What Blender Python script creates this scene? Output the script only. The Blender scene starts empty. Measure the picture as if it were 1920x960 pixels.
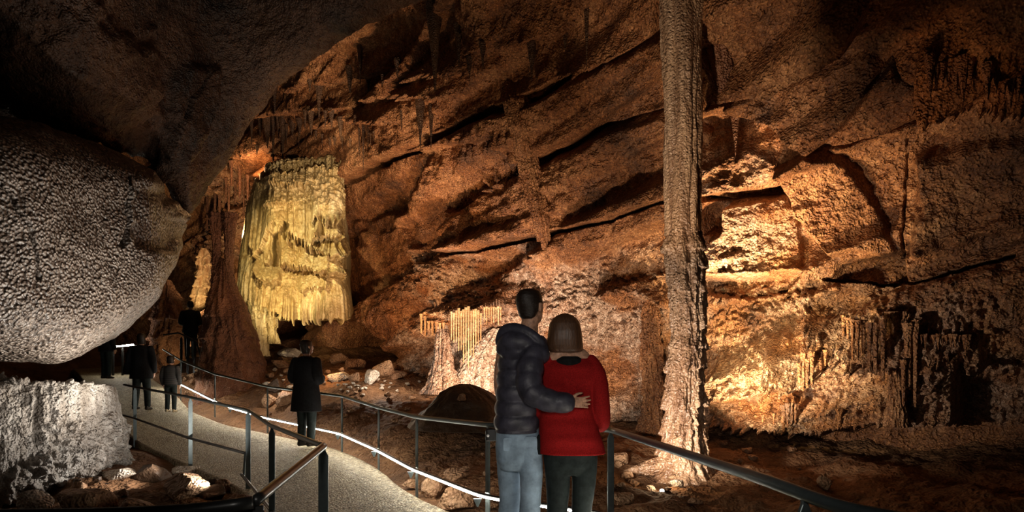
import bpy, bmesh, math, random
import numpy as np
from mathutils import Vector, Matrix, Euler

# ------------------------------------------------------------------ camera, world, light, exposure
SC = bpy.context.scene
COL = SC.collection
F, HZ, CX, EYE = 1250.0, 675.0, 960.0, 1.35       # focal length in px, eye level row, middle column, eye height

def at(px, py, Y):
    """Point of the place seen at image column px, row py, at the distance Y in front of the camera."""
    return Vector(((px - CX) / F * Y, Y, EYE - (py - HZ) / F * Y))

cam_data = bpy.data.cameras.new('camera')
cam = bpy.data.objects.new('camera', cam_data)
COL.objects.link(cam)
cam.location = (0, 0, EYE)
cam.rotation_euler = (math.pi / 2, 0, 0)
cam_data.sensor_width = 36.0
cam_data.lens = 36.0 * F / 1920.0
cam_data.shift_y = (HZ - 480.0) / 1920.0
cam_data.clip_end = 200
SC.camera = cam

world = bpy.data.worlds.new('world')
SC.world = world
world.use_nodes = True
world.node_tree.nodes['Background'].inputs[0].default_value = (0.30, 0.19, 0.12, 1)
world.node_tree.nodes['Background'].inputs[1].default_value = 0.010

SC.view_settings.view_transform = 'Standard'
SC.view_settings.look = 'None'
SC.view_settings.gamma = 1.0
SC.view_settings.use_curve_mapping = False
SC.view_settings.exposure = 0.0
SC.cycles.use_denoising = True
SC.cycles.max_bounces = 5
SC.cycles.diffuse_bounces = 3
SC.cycles.sample_clamp_indirect = 4.0

WARM, ORANGE, YELLOW, WHITE, COOL, ROSE = (1, .72, .42), (1, .55, .24), (1, .80, .42), (1, .90, .76), (.86, .93, 1.0), (1, .78, .60)

def spot(name, loc, target, watts, angle, colour, radius=.06, blend=.7):
    d = bpy.data.lights.new(name, 'SPOT')
    d.energy, d.color, d.spot_size, d.spot_blend, d.shadow_soft_size = watts, colour, math.radians(angle), blend, radius
    o = bpy.data.objects.new(name, d); COL.objects.link(o)
    o.location = loc
    o.rotation_euler = (Vector(target) - Vector(loc)).to_track_quat('-Z', 'Y').to_euler()
    return o

def lamp(name, loc, watts, colour, radius=.08):
    d = bpy.data.lights.new(name, 'POINT')
    d.energy, d.color, d.shadow_soft_size = watts, colour, radius
    o = bpy.data.objects.new(name, d); COL.objects.link(o); o.location = loc
    return o

LAMPS = 1.0
# flowstone block: unseen spot raised level with it, and a low one
spot('flowstone_spot', at(478, 380, 13.2), at(570, 500, 17.0), 760 * LAMPS, 62, YELLOW)
spot('flowstone_low_spot', at(480, 610, 15.2), at(560, 560, 17.0), 110 * LAMPS, 90, YELLOW)
# lamps before the great wall, vault and column, some raised in mid-air
spot('drapery_spot', at(905, 735, 11.0), at(900, 600, 13.6), 720 * LAMPS, 115, ROSE)
spot('popcorn_spot', at(1040, 800, 9.8), at(1020, 620, 12.5), 620 * LAMPS, 100, (1, .74, .52))
spot('cave_wall_spot', at(1345, 760, 9.2), at(1410, 440, 10.2), 1900 * LAMPS, 46, WARM)
spot('cave_wall_low_spot', at(1385, 840, 8.9), at(1430, 645, 10.1), 1350 * LAMPS, 84, (1, .78, .46))
spot('curtain_spot', at(1400, 680, 8.6), at(1480, 655, 10.0), 360 * LAMPS, 88, YELLOW)
spot('slab_spot', at(1370, 560, 8.6), at(1520, 360, 9.6), 150 * LAMPS, 58, ORANGE)
spot('ochre_wall_spot', at(720, 690, 12.2), at(740, 400, 15.2), 530 * LAMPS, 100, ORANGE)
spot('high_wall_spot', at(1050, 760, 8.2), at(1040, 320, 11.8), 320 * LAMPS, 80, (1, .70, .42))
spot('vault_spot', at(700, 600, 12.5), at(640, 220, 14.5), 260 * LAMPS, 90, (1, .80, .56))
lamp('block_top_lamp', at(468, 322, 18.9), 45 * LAMPS, ORANGE, .1)
spot('block_vault_fill', at(610, 345, 13.6), at(555, 225, 17.2), 330 * LAMPS, 85, (1, .76, .5), .1)  # unseen spot added in mid-air to brighten the vault above the block
spot('upper_ledge_fill', at(1560, 420, 7.6), at(1800, 130, 8.0), 60 * LAMPS, 44, ORANGE, .1)  # unseen fill added to lift the dark stalactite ledge
spot('vault_glow', at(452, 440, 17.6), at(425, 370, 20.5), 420 * LAMPS, 110, WARM)
spot('column_spot', at(1150, 872, 7.1), at(1280, 740, 8.4), 520 * LAMPS, 90, WHITE)
lamp('floodlight_glow', at(1243, 893, 7.5), 7 * LAMPS, WARM, .03)
spot('column_head_spot', at(1130, 720, 6.2), at(1285, 240, 8.5), 620 * LAMPS, 42, (1, .78, .55))
# rubble lamps
lamp('slope_lamp', at(612, 668, 14.4), 34 * LAMPS, ORANGE, .1)
lamp('rubble_lamp', at(716, 690, 12.9), 36 * LAMPS, WHITE, .04)
lamp('rubble_lamp_behind_stalagmite', at(520, 705, 13.4), 26 * LAMPS, WHITE, .04)
# grotto on the left
spot('tiered_stalagmite_spot', at(360, 600, 19.05), at(383, 500, 20.5), 200 * LAMPS, 70, YELLOW)
lamp('far_path_lamp', at(346, 662, 19.3), 14 * LAMPS, YELLOW)
spot('cone_spot', at(392, 640, 13.6), at(412, 480, 16), 45 * LAMPS, 50, ORANGE)
# white lamp by the rail lighting the overhang and its foot
spot('overhang_low_spot', at(310, 790, 7.6), at(140, 600, 7.2), 110 * LAMPS, 140, WHITE, .05)
spot('overhang_spot', at(420, 905, 6.6), at(150, 560, 7.4), 170 * LAMPS, 120, (1, .92, .82), .05)
spot('pit_spot', at(330, 872, 7.6), at(150, 800, 7.4), 75 * LAMPS, 130, (1, .95, .88), .05)
# light on the footpath where the photographer stands
spot('path_spot', (-.5, -1.0, 2.3), (.30, 4.5, .75), 290, 40, (1, .92, .82), .35)

# ------------------------------------------------------------------ noise
_rng = np.random.RandomState(7)
_PERM = np.concatenate([_rng.permutation(256)] * 3).astype(np.int32)
_GRAD = _rng.normal(size=(256, 3)); _GRAD /= np.linalg.norm(_GRAD, axis=1)[:, None]

def noise3(x, y, z):
    x, y, z = np.broadcast_arrays(np.asarray(x, float), np.asarray(y, float), np.asarray(z, float))
    xi, yi, zi = np.floor(x).astype(int), np.floor(y).astype(int), np.floor(z).astype(int)
    xf, yf, zf = x - xi, y - yi, z - zi
    u, v, w = (t * t * t * (t * (t * 6 - 15) + 10) for t in (xf, yf, zf))
    out = 0
    for dx in (0, 1):
        for dy in (0, 1):
            for dz in (0, 1):
                h = _PERM[_PERM[_PERM[(xi + dx) & 255] + ((yi + dy) & 255)] + ((zi + dz) & 255)]
                g = _GRAD[h]
                dot = g[..., 0] * (xf - dx) + g[..., 1] * (yf - dy) + g[..., 2] * (zf - dz)
                out = out + dot * (u if dx else 1 - u) * (v if dy else 1 - v) * (w if dz else 1 - w)
    return out * 1.5

def fbm(x, y, z, octaves=4, gain=.5):
    s, a = 0, 1.0
    for k in range(octaves):
        s = s + a * noise3(x * 2 ** k + 17.3 * k, y * 2 ** k - 9.1 * k, z * 2 ** k + 4.7 * k)
        a *= gain
    return s

def smooth(a, b, x):
    t = np.clip((x - a) / (b - a), 0, 1)
    return t * t * (3 - 2 * t)

def spline(xk, yk, x):
    """Natural cubic through (xk, yk), yk may carry trailing axes; straight beyond the ends."""
    xk = np.asarray(xk, float); yk = np.asarray(yk, float); n = len(xk)
    h = np.diff(xk)
    A = np.zeros((n, n)); R = np.zeros_like(yk)
    A[0, 0] = A[-1, -1] = 1
    for i in range(1, n - 1):
        A[i, i - 1], A[i, i], A[i, i + 1] = h[i - 1], 2 * (h[i - 1] + h[i]), h[i]
        R[i] = 6 * ((yk[i + 1] - yk[i]) / h[i] - (yk[i] - yk[i - 1]) / h[i - 1])
    M = np.linalg.solve(A, R.reshape(n, -1)).reshape(yk.shape)
    x = np.asarray(x, float)
    i = np.clip(np.searchsorted(xk, x) - 1, 0, n - 2)
    sh = (-1,) + (1,) * (yk.ndim - 1)
    a = ((xk[i + 1] - x) / h[i]).reshape(sh); b = ((x - xk[i]) / h[i]).reshape(sh); hh = h[i].reshape(sh)
    return a * yk[i] + b * yk[i + 1] + ((a ** 3 - a) * M[i] + (b ** 3 - b) * M[i + 1]) * hh * hh / 6

# ------------------------------------------------------------------ objects
def tag(o, label=None, cat=None, group=None, kind=None):
    for k, v in (('label', label), ('category', cat), ('group', group), ('kind', kind)):
        if v: o[k] = v
    return o

def link(name, mesh, mat=None, parent=None, smooth_shade=True):
    o = bpy.data.objects.new(name, mesh)
    COL.objects.link(o)
    if mat: mesh.materials.append(mat)
    if parent: o.parent = parent
    if smooth_shade and len(mesh.polygons):
        mesh.polygons.foreach_set('use_smooth', np.ones(len(mesh.polygons), bool))
    return o

def thing(name, label, cat, loc=(0, 0, 0), rz=0, group=None):
    o = bpy.data.objects.new(name, None); COL.objects.link(o)
    o.location = loc; o.rotation_euler = (0, 0, rz); o.empty_display_size = .1
    return tag(o, label, cat, group, 'thing')

def grid_mesh(name, P, wrap=False, cap=False, attr=None):
    """Mesh of a grid of points P[rows, cols, 3]; wrap closes the columns, cap closes the first and last row."""
    r, c = P.shape[:2]
    idx = np.arange(r * c).reshape(r, c)
    nxt = np.roll(idx, -1, 1) if wrap else idx[:, 1:]
    cur = idx if wrap else idx[:, :-1]
    q = np.stack([cur[:-1], nxt[:-1], nxt[1:], cur[1:]], -1).reshape(-1, 4)
    m = bpy.data.meshes.new(name)
    V = P.reshape(-1, 3)
    if cap:
        V = np.concatenate([V, P[0].mean(0)[None], P[-1].mean(0)[None]])
    fan = []
    if cap:
        a, b = r * c, r * c + 1
        f0 = np.stack([np.full(c, a), np.roll(idx[0], -1), idx[0]], -1)
        f1 = np.stack([np.full(c, b), idx[-1], np.roll(idx[-1], -1)], -1)
        fan = np.concatenate([f0, f1])
    loops = np.concatenate([q.ravel(), np.asarray(fan, int).ravel()]).astype(np.int32)
    starts = np.concatenate([np.arange(len(q)) * 4, len(q) * 4 + np.arange(len(fan)) * 3]).astype(np.int32)
    m.vertices.add(len(V)); m.vertices.foreach_set('co', V.astype(np.float32).ravel())
    m.loops.add(len(loops)); m.loops.foreach_set('vertex_index', loops)
    m.polygons.add(len(starts)); m.polygons.foreach_set('loop_start', starts)
    m.update(calc_edges=True); m.validate()
    for k, a in (attr or {}).items():
        at_ = m.attributes.new(k, 'FLOAT', 'POINT')
        vals = np.concatenate([a.ravel(), np.zeros(len(V) - a.size)]).astype(np.float32)
        at_.data.foreach_set('value', vals)
    return m

def normals(P, wrap=False):
    if wrap:
        du = np.roll(P, -1, 1) - np.roll(P, 1, 1)
    else:
        du = np.gradient(P, axis=1)
    dv = np.gradient(P, axis=0)
    n = np.cross(du, dv)
    return n / np.maximum(np.linalg.norm(n, axis=-1), 1e-9)[..., None]

# ------------------------------------------------------------------ materials
def material(name):
    m = bpy.data.materials.new(name); m.use_nodes = True
    nt = m.node_tree
    return m, nt, nt.nodes['Principled BSDF']

def node(nt, kind, **kw):
    n = nt.nodes.new(kind)
    for k, v in kw.items():
        if k.startswith('i_'): n.inputs[k[2:].replace('_', ' ')].default_value = v
        else: setattr(n, k, v)
    return n

def noise_node(nt, vec, scale, detail=6, rough=.6):
    n = node(nt, 'ShaderNodeTexNoise', i_Scale=scale, i_Detail=detail, i_Roughness=rough)
    nt.links.new(vec, n.inputs['Vector'])
    return n.outputs['Fac']

def ramp(nt, fac, stops):
    r = node(nt, 'ShaderNodeValToRGB')
    e = r.color_ramp.elements
    while len(e) < len(stops): e.new(.5)
    for k, (p, c) in enumerate(stops):
        e[k].position = p; e[k].color = (*c, 1) if len(c) == 3 else c
    nt.links.new(fac, r.inputs[0])
    return r.outputs[0]

def mixc(nt, fac, a, b, mode='MIX'):
    n = node(nt, 'ShaderNodeMix', data_type='RGBA', blend_type=mode)
    for sock, v in ((n.inputs[0], fac), (n.inputs[6], a), (n.inputs[7], b)):
        if hasattr(v, 'links'): nt.links.new(v, sock)
        else: sock.default_value = v if isinstance(v, float) else (*v, 1)
    return n.outputs[2]

def math_(nt, op, a, b=0.0):
    n = node(nt, 'ShaderNodeMath', operation=op)
    for sock, v in ((n.inputs[0], a), (n.inputs[1], b)):
        if hasattr(v, 'links'): nt.links.new(v, sock)
        else: sock.default_value = v
    return n.outputs[0]

def rock(name, dark, mid, light, grain=15, grain_depth=.022, fine=36, fine_depth=.013, rough=.62, spec=.35, crust=None,
         scale=.9, stretch=None, streak=None, glint_gap=None):
    """Rock with cloudy colour, grains and a fine tooth; crust: colour where the mesh attribute 'crust' is 1."""
    m, nt, b = material(name)
    tc = node(nt, 'ShaderNodeTexCoord')
    geo = node(nt, 'ShaderNodeNewGeometry')
    vec = geo.outputs['Position']
    if stretch:
        mp = node(nt, 'ShaderNodeMapping'); mp.inputs['Scale'].default_value = stretch
        nt.links.new(vec, mp.inputs['Vector']); cvec = mp.outputs[0]
    else:
        cvec = vec
    c = ramp(nt, noise_node(nt, cvec, scale, 8, .62), [(.30, dark), (.48, mid), (.68, light)])
    c2 = ramp(nt, noise_node(nt, cvec, scale * 7, 6, .65), [(.3, (.62, .58, .55)), (.62, (1.12, 1.12, 1.12))])
    c = mixc(nt, .75, c, c2, 'MULTIPLY')
    g = noise_node(nt, vec, grain, 3, .55)
    vo = node(nt, 'ShaderNodeTexVoronoi', feature='SMOOTH_F1', i_Scale=fine)
    nt.links.new(vec, vo.inputs['Vector'])
    if crust:
        a = node(nt, 'ShaderNodeAttribute', attribute_name='crust')
        spk = ramp(nt, noise_node(nt, vec, 9, 5, .7), [(.38, (.42, .33, .27)), (.56, (1, 1, 1))])
        c = mixc(nt, a.outputs['Fac'], c, mixc(nt, 1.0, crust, spk, 'MULTIPLY'))
    if streak:
        mp = node(nt, 'ShaderNodeMapping'); mp.inputs['Scale'].default_value = (1, 1, .08)
        nt.links.new(vec, mp.inputs['Vector'])
        s = ramp(nt, noise_node(nt, mp.outputs[0], 11, 4, .6), [(.38, streak), (.60, (1, 1, 1))])
        c = mixc(nt, .8, c, s, 'MULTIPLY')
    if glint_gap:
        gap = ramp(nt, vo.outputs['Distance'], [(.12, (1.45, 1.42, 1.38)), (.42, (.75, .72, .70)), (.62, glint_gap)])  # bright glints painted on the grain tips, dirt colour in the gaps
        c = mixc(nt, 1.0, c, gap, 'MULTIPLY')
    nt.links.new(c, b.inputs['Base Color'])
    b.inputs['Roughness'].default_value = rough
    b.inputs['Specular IOR Level'].default_value = spec
    b1 = node(nt, 'ShaderNodeBump', i_Strength=1.0, i_Distance=grain_depth * 3)
    nt.links.new(g, b1.inputs['Height'])
    b2 = node(nt, 'ShaderNodeBump', i_Strength=1.0, i_Distance=fine_depth * 2, invert=True)
    nt.links.new(vo.outputs['Distance'], b2.inputs['Height'])
    nt.links.new(b1.outputs[0], b2.inputs['Normal'])
    nt.links.new(b2.outputs[0], b.inputs['Normal'])
    return m

def plain(name, colour, rough=.6, metal=0.0, spec=.5, emit=None, strength=0, bump=None):
    m, nt, b = material(name)
    b.inputs['Base Color'].default_value = (*colour, 1)
    b.inputs['Roughness'].default_value = rough
    b.inputs['Metallic'].default_value = metal
    b.inputs['Specular IOR Level'].default_value = spec
    if emit:
        b.inputs['Emission Color'].default_value = (*emit, 1); b.inputs['Emission Strength'].default_value = strength
    geo = node(nt, 'ShaderNodeTexCoord')
    n = noise_node(nt, geo.outputs['Object'], bump[0] if bump else 30, 4, .6)
    r = ramp(nt, n, [(.3, tuple(c * .82 for c in colour)), (.7, tuple(min(1, c * 1.12) for c in colour))])
    nt.links.new(r, b.inputs['Base Color'])
    if bump:
        bn = node(nt, 'ShaderNodeBump', i_Strength=.6, i_Distance=bump[1])
        nt.links.new(n, bn.inputs['Height']); nt.links.new(bn.outputs[0], b.inputs['Normal'])
    return m

M = {}
M['wall'] = rock('ochre_limestone', (.085, .038, .018), (.30, .128, .048), (.47, .25, .115), crust=(.66, .54, .44), streak=(.55, .45, .38), glint_gap=(.58, .52, .48))
M['overhang'] = rock('grey_speckled_limestone', (.10, .075, .06), (.22, .18, .15), (.36, .31, .27), grain=24, grain_depth=.010, fine=33, fine_depth=.024, rough=.36, spec=.75, glint_gap=(.16, .12, .09))
M['base'] = rock('pale_grey_limestone', (.09, .07, .055), (.24, .215, .19), (.44, .42, .39), grain=18, grain_depth=.02, fine=46, fine_depth=.010, rough=.5, streak=(.6, .55, .5))
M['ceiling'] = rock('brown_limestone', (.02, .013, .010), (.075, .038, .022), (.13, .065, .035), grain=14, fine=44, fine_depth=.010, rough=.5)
M['floor'] = rock('brown_clay', (.07, .035, .018), (.16, .078, .036), (.26, .135, .065), grain=10, grain_depth=.03, fine=30, fine_depth=.008, rough=.8, spec=.2)
M['flowstone'] = rock('yellow_flowstone', (.30, .19, .07), (.52, .40, .19), (.66, .56, .34), grain=14, grain_depth=.012, fine=40, fine_depth=.004, rough=.45, stretch=(1, 1, .3), streak=(.55, .45, .30))
M['column'] = rock('tan_calcite', (.20, .10, .05), (.40, .25, .15), (.58, .42, .30), grain=20, grain_depth=.008, fine=42, fine_depth=.008, rough=.42, spec=.6, stretch=(1, 1, .25), streak=(.42, .34, .30))
M['pillar_red'] = rock('red_brown_calcite', (.06, .024, .013), (.16, .066, .034), (.28, .13, .07), grain=14, grain_depth=.018, fine=50, rough=.6, stretch=(1, 1, .4))
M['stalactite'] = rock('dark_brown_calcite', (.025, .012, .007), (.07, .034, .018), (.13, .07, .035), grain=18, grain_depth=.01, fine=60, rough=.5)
M['drapery'] = rock('tan_drapery', (.24, .12, .05), (.44, .26, .12), (.62, .44, .27), grain=16, grain_depth=.01, fine=50, fine_depth=.004, rough=.45, stretch=(1, 1, .2), streak=(.6, .45, .35))
M['boulder'] = rock('brown_boulder', (.12, .055, .028), (.27, .145, .075), (.42, .27, .16), grain=12, grain_depth=.02, fine=40, rough=.7, scale=2.2)
M['pale_boulder'] = rock('pale_boulder', (.25, .19, .13), (.46, .38, .30), (.62, .55, .47), grain=14, grain_depth=.015, fine=44, rough=.6, scale=2.4)
M['mound'] = rock('dark_clay_mound', (.03, .018, .010), (.055, .030, .016), (.085, .05, .028), grain=12, grain_depth=.008, fine=40, fine_depth=.003, rough=.6)

def path_material():
    m, nt, b = material('exposed_aggregate')
    vec = node(nt, 'ShaderNodeNewGeometry').outputs['Position']
    vo = node(nt, 'ShaderNodeTexVoronoi', i_Scale=46.0); nt.links.new(vec, vo.inputs['Vector'])
    bw = node(nt, 'ShaderNodeSeparateColor'); nt.links.new(vo.outputs['Color'], bw.inputs[0])
    c = ramp(nt, bw.outputs[0], [(.0, (.07, .055, .03)), (.35, (.22, .175, .10)), (.7, (.38, .315, .195)), (1, (.62, .55, .40))])
    c = mixc(nt, .5, c, ramp(nt, noise_node(nt, vec, 1.2, 5, .6), [(.35, (.62, .6, .58)), (.65, (1.05, 1.05, 1.05))]), 'MULTIPLY')
    nt.links.new(c, b.inputs['Base Color'])
    b.inputs['Roughness'].default_value = .6
    bn = node(nt, 'ShaderNodeBump', i_Strength=1.0, i_Distance=.012, invert=True)
    nt.links.new(vo.outputs['Distance'], bn.inputs['Height']); nt.links.new(bn.outputs[0], b.inputs['Normal'])
    return m
M['path'] = path_material()
M['steel'] = plain('painted_steel', (.10, .125, .13), .38, .55, .5)
M['dark_steel'] = plain('dark_steel', (.045, .045, .045), .35, .6, .5)
M['led'] = plain('led_strip', (1, 1, 1), .4, emit=(1, .93, .78), strength=110)
M['lamp_glass'] = plain('lamp_glass', (1, 1, 1), .3, emit=(1, .97, .92), strength=14)
M['black_plastic'] = plain('black_plastic', (.012, .012, .013), .45)

# ------------------------------------------------------------------ relief features of rock faces, in metres towards the hall
def poly_y(pts, x):
    p = np.asarray(pts, float)
    return np.interp(x, p[:, 0], p[:, 1])

def seg_dist(PX, PY, pts):
    """Distance to a polyline and the signed side (positive above)."""
    best = np.full(PX.shape, 1e9)
    for (x0, y0), (x1, y1) in zip(pts[:-1], pts[1:]):
        dx, dy = x1 - x0, y1 - y0
        t = np.clip(((PX - x0) * dx + (PY - y0) * dy) / (dx * dx + dy * dy + 1e-9), 0, 1)
        best = np.minimum(best, np.hypot(PX - x0 - t * dx, PY - y0 - t * dy))
    return best

def in_poly(PX, PY, pts):
    inside = np.zeros(PX.shape, bool)
    n = len(pts)
    for i in range(n):
        (x0, y0), (x1, y1) = pts[i], pts[(i + 1) % n]
        if y0 == y1: continue
        cond = ((y0 > PY) != (y1 > PY)) & (PX < (x1 - x0) * (PY - y0) / (y1 - y0) + x0)
        inside ^= cond
    return inside

_WARP = {}
def warp(PX, PY):
    k = (PX.shape, float(PX[0, 0]), float(PY[0, -1]), float(PY[-1, -1]))
    if k not in _WARP:
        z = 0 * PX
        _WARP.clear()
        _WARP[k] = [noise3(PX / 24, PY / 24, z + 3.1), noise3(PX / 24, PY / 24, z + 9.7), noise3(PX / 70, PY / 60, z + 5.3) + .5 * noise3(PX / 22, PY / 22, z + 6.1)]
    return _WARP[k]

def poly_mask(PX, PY, pts, soft):
    d = seg_dist(PX, PY, list(pts) + [pts[0]])
    s = np.where(in_poly(PX, PY, pts), d, -d)
    if soft >= 9: s = s + 1.5 * soft * warp(PX, PY)[2]
    return smooth(-soft, soft, s)

def plate(S, pts, h, soft=5, tilt=(0, 0)):
    """A slab standing h proud of the face, tilted by metres per 100 px across and down."""
    cx = np.mean([p[0] for p in pts]); cy = np.mean([p[1] for p in pts])
    wx, wy, _ = warp(S['px'], S['py'])
    S['off'] += poly_mask(S['px'] + 4 * wx, S['py'] + 4 * wy, pts, soft) * (h + tilt[0] * (S['px'] - cx) / 100 + tilt[1] * (S['py'] - cy) / 100)

def groove(S, pts, width, depth):
    wx, wy, _ = warp(S['px'], S['py'])
    d = seg_dist(S['px'] + 4 * wx, S['py'] + 4 * wy, pts)
    ww = width * (.75 + .6 * noise3(S['px'] / 45.0, S['py'] / 45.0, 1.7 + 0 * S['px']))
    S['off'] -= depth * (1 - smooth(.25, 1.0, d / np.maximum(ww, .5)))

def ledge(S, pts, h, fade, jag=0, tooth=9, flute=0, edge=12, soft=2.0, seed=0, power=1.0):
    """Overhang whose lower lip follows pts; jag: length of the teeth along the lip; flute: depth of the drip ribs above it."""
    px, py = S['px'], S['py']
    x0, x1 = pts[0][0], pts[-1][0]
    m = smooth(x0 - edge * .3, x0 + edge, px) * (1 - smooth(x1 - edge, x1 + edge * .3, px))
    q = px / tooth + .35 * noise3(px / 40.0, py / 60.0, seed + .3 + 0 * px)
    t = np.minimum(1, np.abs(noise3(q, 0 * q + seed * 3.7, 0 * q + .5)) * 1.6)
    big = .5 + .5 * noise3(px / (tooth * 4.0), 0 * px + seed, 0 * px + 2.5)
    lip = poly_y(pts, px) + jag * (t * (.5 + big) - .3) + 2.5 * noise3(px / 30.0, 0 * px + seed, 0 * px)
    d = lip - py
    body = smooth(-soft, soft, d) * np.clip(1 - np.maximum(d, 0) / fade, 0, 1) ** power
    S['off'] += m * body * (h + flute * (t - .35))

def flutes(S, pts, depth, tooth=7, soft=14, seed=0):
    px, py = S['px'], S['py']
    q = px / tooth + .5 * noise3(px / 30.0, py / 70.0, seed + .9 + 0 * px)
    t = np.minimum(1, np.abs(noise3(q, py / 160.0 + seed, 0 * q + .5)) * 1.7)
    t2 = np.minimum(1, np.abs(noise3(q * .45, py / 200.0 + seed, 0 * q + 1.5)) * 1.7)
    S['off'] += poly_mask(px, py, pts, soft) * depth * (.6 * t + .6 * t2 - .3)

def knobs(S, pts, depth, size, soft=25, crust=0, seed=0):
    P = S['P']
    n = np.abs(noise3(P[..., 0] / size, P[..., 1] / size, P[..., 2] / size + seed)) + .6 * np.abs(noise3(P[..., 0] / size * 2.1, P[..., 1] / size * 2.1, P[..., 2] / size * 2.1 + seed))
    m = poly_mask(S['px'], S['py'], pts, soft)
    S['off'] += m * depth * (1.4 * n - .4)
    if crust: S['crust'] = np.maximum(S['crust'], m * crust * smooth(-.55, .25, fbm(P[..., 0] / .8, P[..., 1] / .8, P[..., 2] / .5 + seed, 3)))

def face(PX, PY, Y):
    P = np.stack([(PX - CX) / F * Y, Y, EYE - (PY - HZ) / F * Y], -1)
    return dict(px=PX, py=PY, P=P, off=np.zeros(PX.shape), crust=np.zeros(PX.shape))

def finish(S, forward=0.0):
    N = normals(S['P'])
    toward = -(N * (S['P'] - np.array([0, 0, EYE]))).sum(-1)
    N = N * np.sign(toward)[..., None]
    if forward:
        N = N * (1 - forward) + np.array([.31, -.95, -.05]) * forward
        N /= np.linalg.norm(N, axis=-1)[..., None]
    return S['P'] + N * S['off'][..., None]

# ------------------------------------------------------------------ the great back wall with the sloping vault
cols = [60, 300, 450, 560, 660, 760, 850, 1000, 1150, 1285, 1400, 1500, 1650, 1800, 1950, 2250]
ycol = [25, 23.5, 21.5, 19.8, 17.8, 15.8, 14.3, 12.9, 12.0, 11.2, 10.6, 10.2, 9.5, 8.9, 8.3, 7.4]
rows = [-420, -250, -100, 0, 100, 200, 300, 400, 500, 600, 700, 800, 960]
frow = [.50, .62, .74, .81, .87, .92, .96, .985, 1.0, 1.0, 1.02, 1.03, 1.04]
U, V = np.arange(60, 2250, 2.0), np.arange(-420, 940, 2.0)
PX, PY = np.meshgrid(U, V)
Yb = spline(rows, frow, V)[:, None] * spline(cols, ycol, U)[None, :]
W = face(PX, PY, Yb)
X_, Y_, Z_ = (W['P'][..., k] for k in range(3))
dip = Z_ * .92 - X_ * .33                                   # bedding that rises to the right
W['off'] += .26 * fbm(X_ / 3.2, Y_ / 3.2, Z_ / 2.6, 2)
bed = fbm(X_ * .10, Y_ * .10, dip * .95, 3)
W['off'] += .26 * np.tanh(4.5 * bed)
W['off'] += .05 * (1 - np.abs(fbm(X_ / 1.3, Y_ / .9, dip / .5, 3)) * 2)
W['off'] += (.055 * fbm(X_ / .30, Y_ / .30, Z_ / .26, 4, .62))

# bedding cracks and the slabs between them
c1 = [(655, 348), (700, 328), (740, 310), (800, 286), (840, 262), (880, 237), (920, 212), (1030, 175), (1080, 135), (1240, 60)]
c2 = [(1015, 300), (1050, 285), (1080, 270), (1130, 237), (1180, 222), (1240, 203), (1300, 190)]
c3 = [(840, 478), (920, 466), (1030, 440), (1100, 425), (1150, 414), (1200, 395), (1250, 378), (1320, 366), (1400, 362), (1465, 356)]
plate(W, [(800, 282), (840, 258), (920, 208), (1030, 172), (1240, 57), (1330, 60), (1330, 190), (1240, 200), (1130, 234), (1080, 266), (1015, 297), (985, 300), (950, 250)], .34, 5, (0, .10))
plate(W, [(470, 330), (655, 345), (740, 306), (840, 255), (920, 205), (1080, 128), (1240, 55), (1240, -80), (700, -80), (440, 220)], .30, 6, (0, .05))
groove(W, c1, 9, .45); groove(W, c2, 8, .40); groove(W, c3, 7, .40)
plate(W, [(845, 474), (920, 462), (1030, 436), (1150, 410), (1245, 376), (1330, 360), (1330, 250), (1240, 215), (1130, 250), (1020, 310), (960, 330), (850, 400)], .30, 5, (0, .09))
plate(W, [(660, 420), (720, 400), (790, 405), (800, 500), (740, 520), (670, 500)], .20, 6)
plate(W, [(700, 440), (760, 430), (790, 470), (720, 505)], .16, 4, (.2, 0))
plate(W, [(660, 430), (690, 440), (700, 520), (660, 520)], .15, 4)
plate(W, [(830, 395), (880, 400), (900, 480), (840, 482)], .22, 4)
plate(W, [(850, 482), (960, 470), (1000, 500), (1000, 540), (870, 545)], -.30, 10)
# hall right of the tall column
knobs(W, [(1345, 385), (1480, 372), (1495, 500), (1420, 515), (1335, 510)], .03, .14, 12, .5, seed=6)
knobs(W, [(1345, 262), (1450, 290), (1455, 345), (1330, 352)], .05, .2, 12, .4, seed=7)
plate(W, [(1360, 388), (1465, 370), (1490, 400), (1502, 505), (1420, 520), (1330, 522), (1335, 450), (1362, 440)], .36, 4, (-.22, .10))
plate(W, [(1312, 366), (1362, 378), (1358, 440), (1316, 440)], -.4, 5)
groove(W, [(1315, 372), (1400, 372), (1468, 362)], 10, .55)
plate(W, [(1330, 240), (1400, 255), (1462, 300), (1465, 350), (1330, 362)], .15, 5, (0, .15))
plate(W, [(1465, 312), (1500, 290), (1540, 262), (1560, 275), (1610, 350), (1650, 420), (1678, 482), (1600, 470), (1562, 482), (1500, 405)], .42, 5, (-.34, .03))
plate(W, [(1300, -60), (1660, -60), (1640, 8), (1560, 62), (1480, 106), (1375, 136), (1330, 90)], .55, 6, (0, .18))
groove(W, [(1372, 140), (1480, 112), (1560, 68), (1650, 6)], 8, .35)
plate(W, [(1360, 205), (1440, 215), (1545, 262), (1600, 215), (1665, 120), (1640, 90), (1480, 150), (1370, 180)], .34, 6, (0, .25))
groove(W, [(1545, 264), (1600, 262), (1700, 245), (1800, 225)], 8, .4)
groove(W, [(1650, 135), (1678, 106), (1738, 160)], 7, .35)
groove(W, [(1688, 280), (1685, 480)], 5, .18)
plate(W, [(1570, 494), (1690, 474), (1700, 528), (1555, 524)], -.35, 5)
plate(W, [(1700, 300), (1920, 280), (1960, 420), (1720, 470)], .25, 12, (-.1, 0))
groove(W, [(1540, 522), (1640, 530), (1710, 530), (1780, 512), (1900, 480)], 6, .3)
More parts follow.
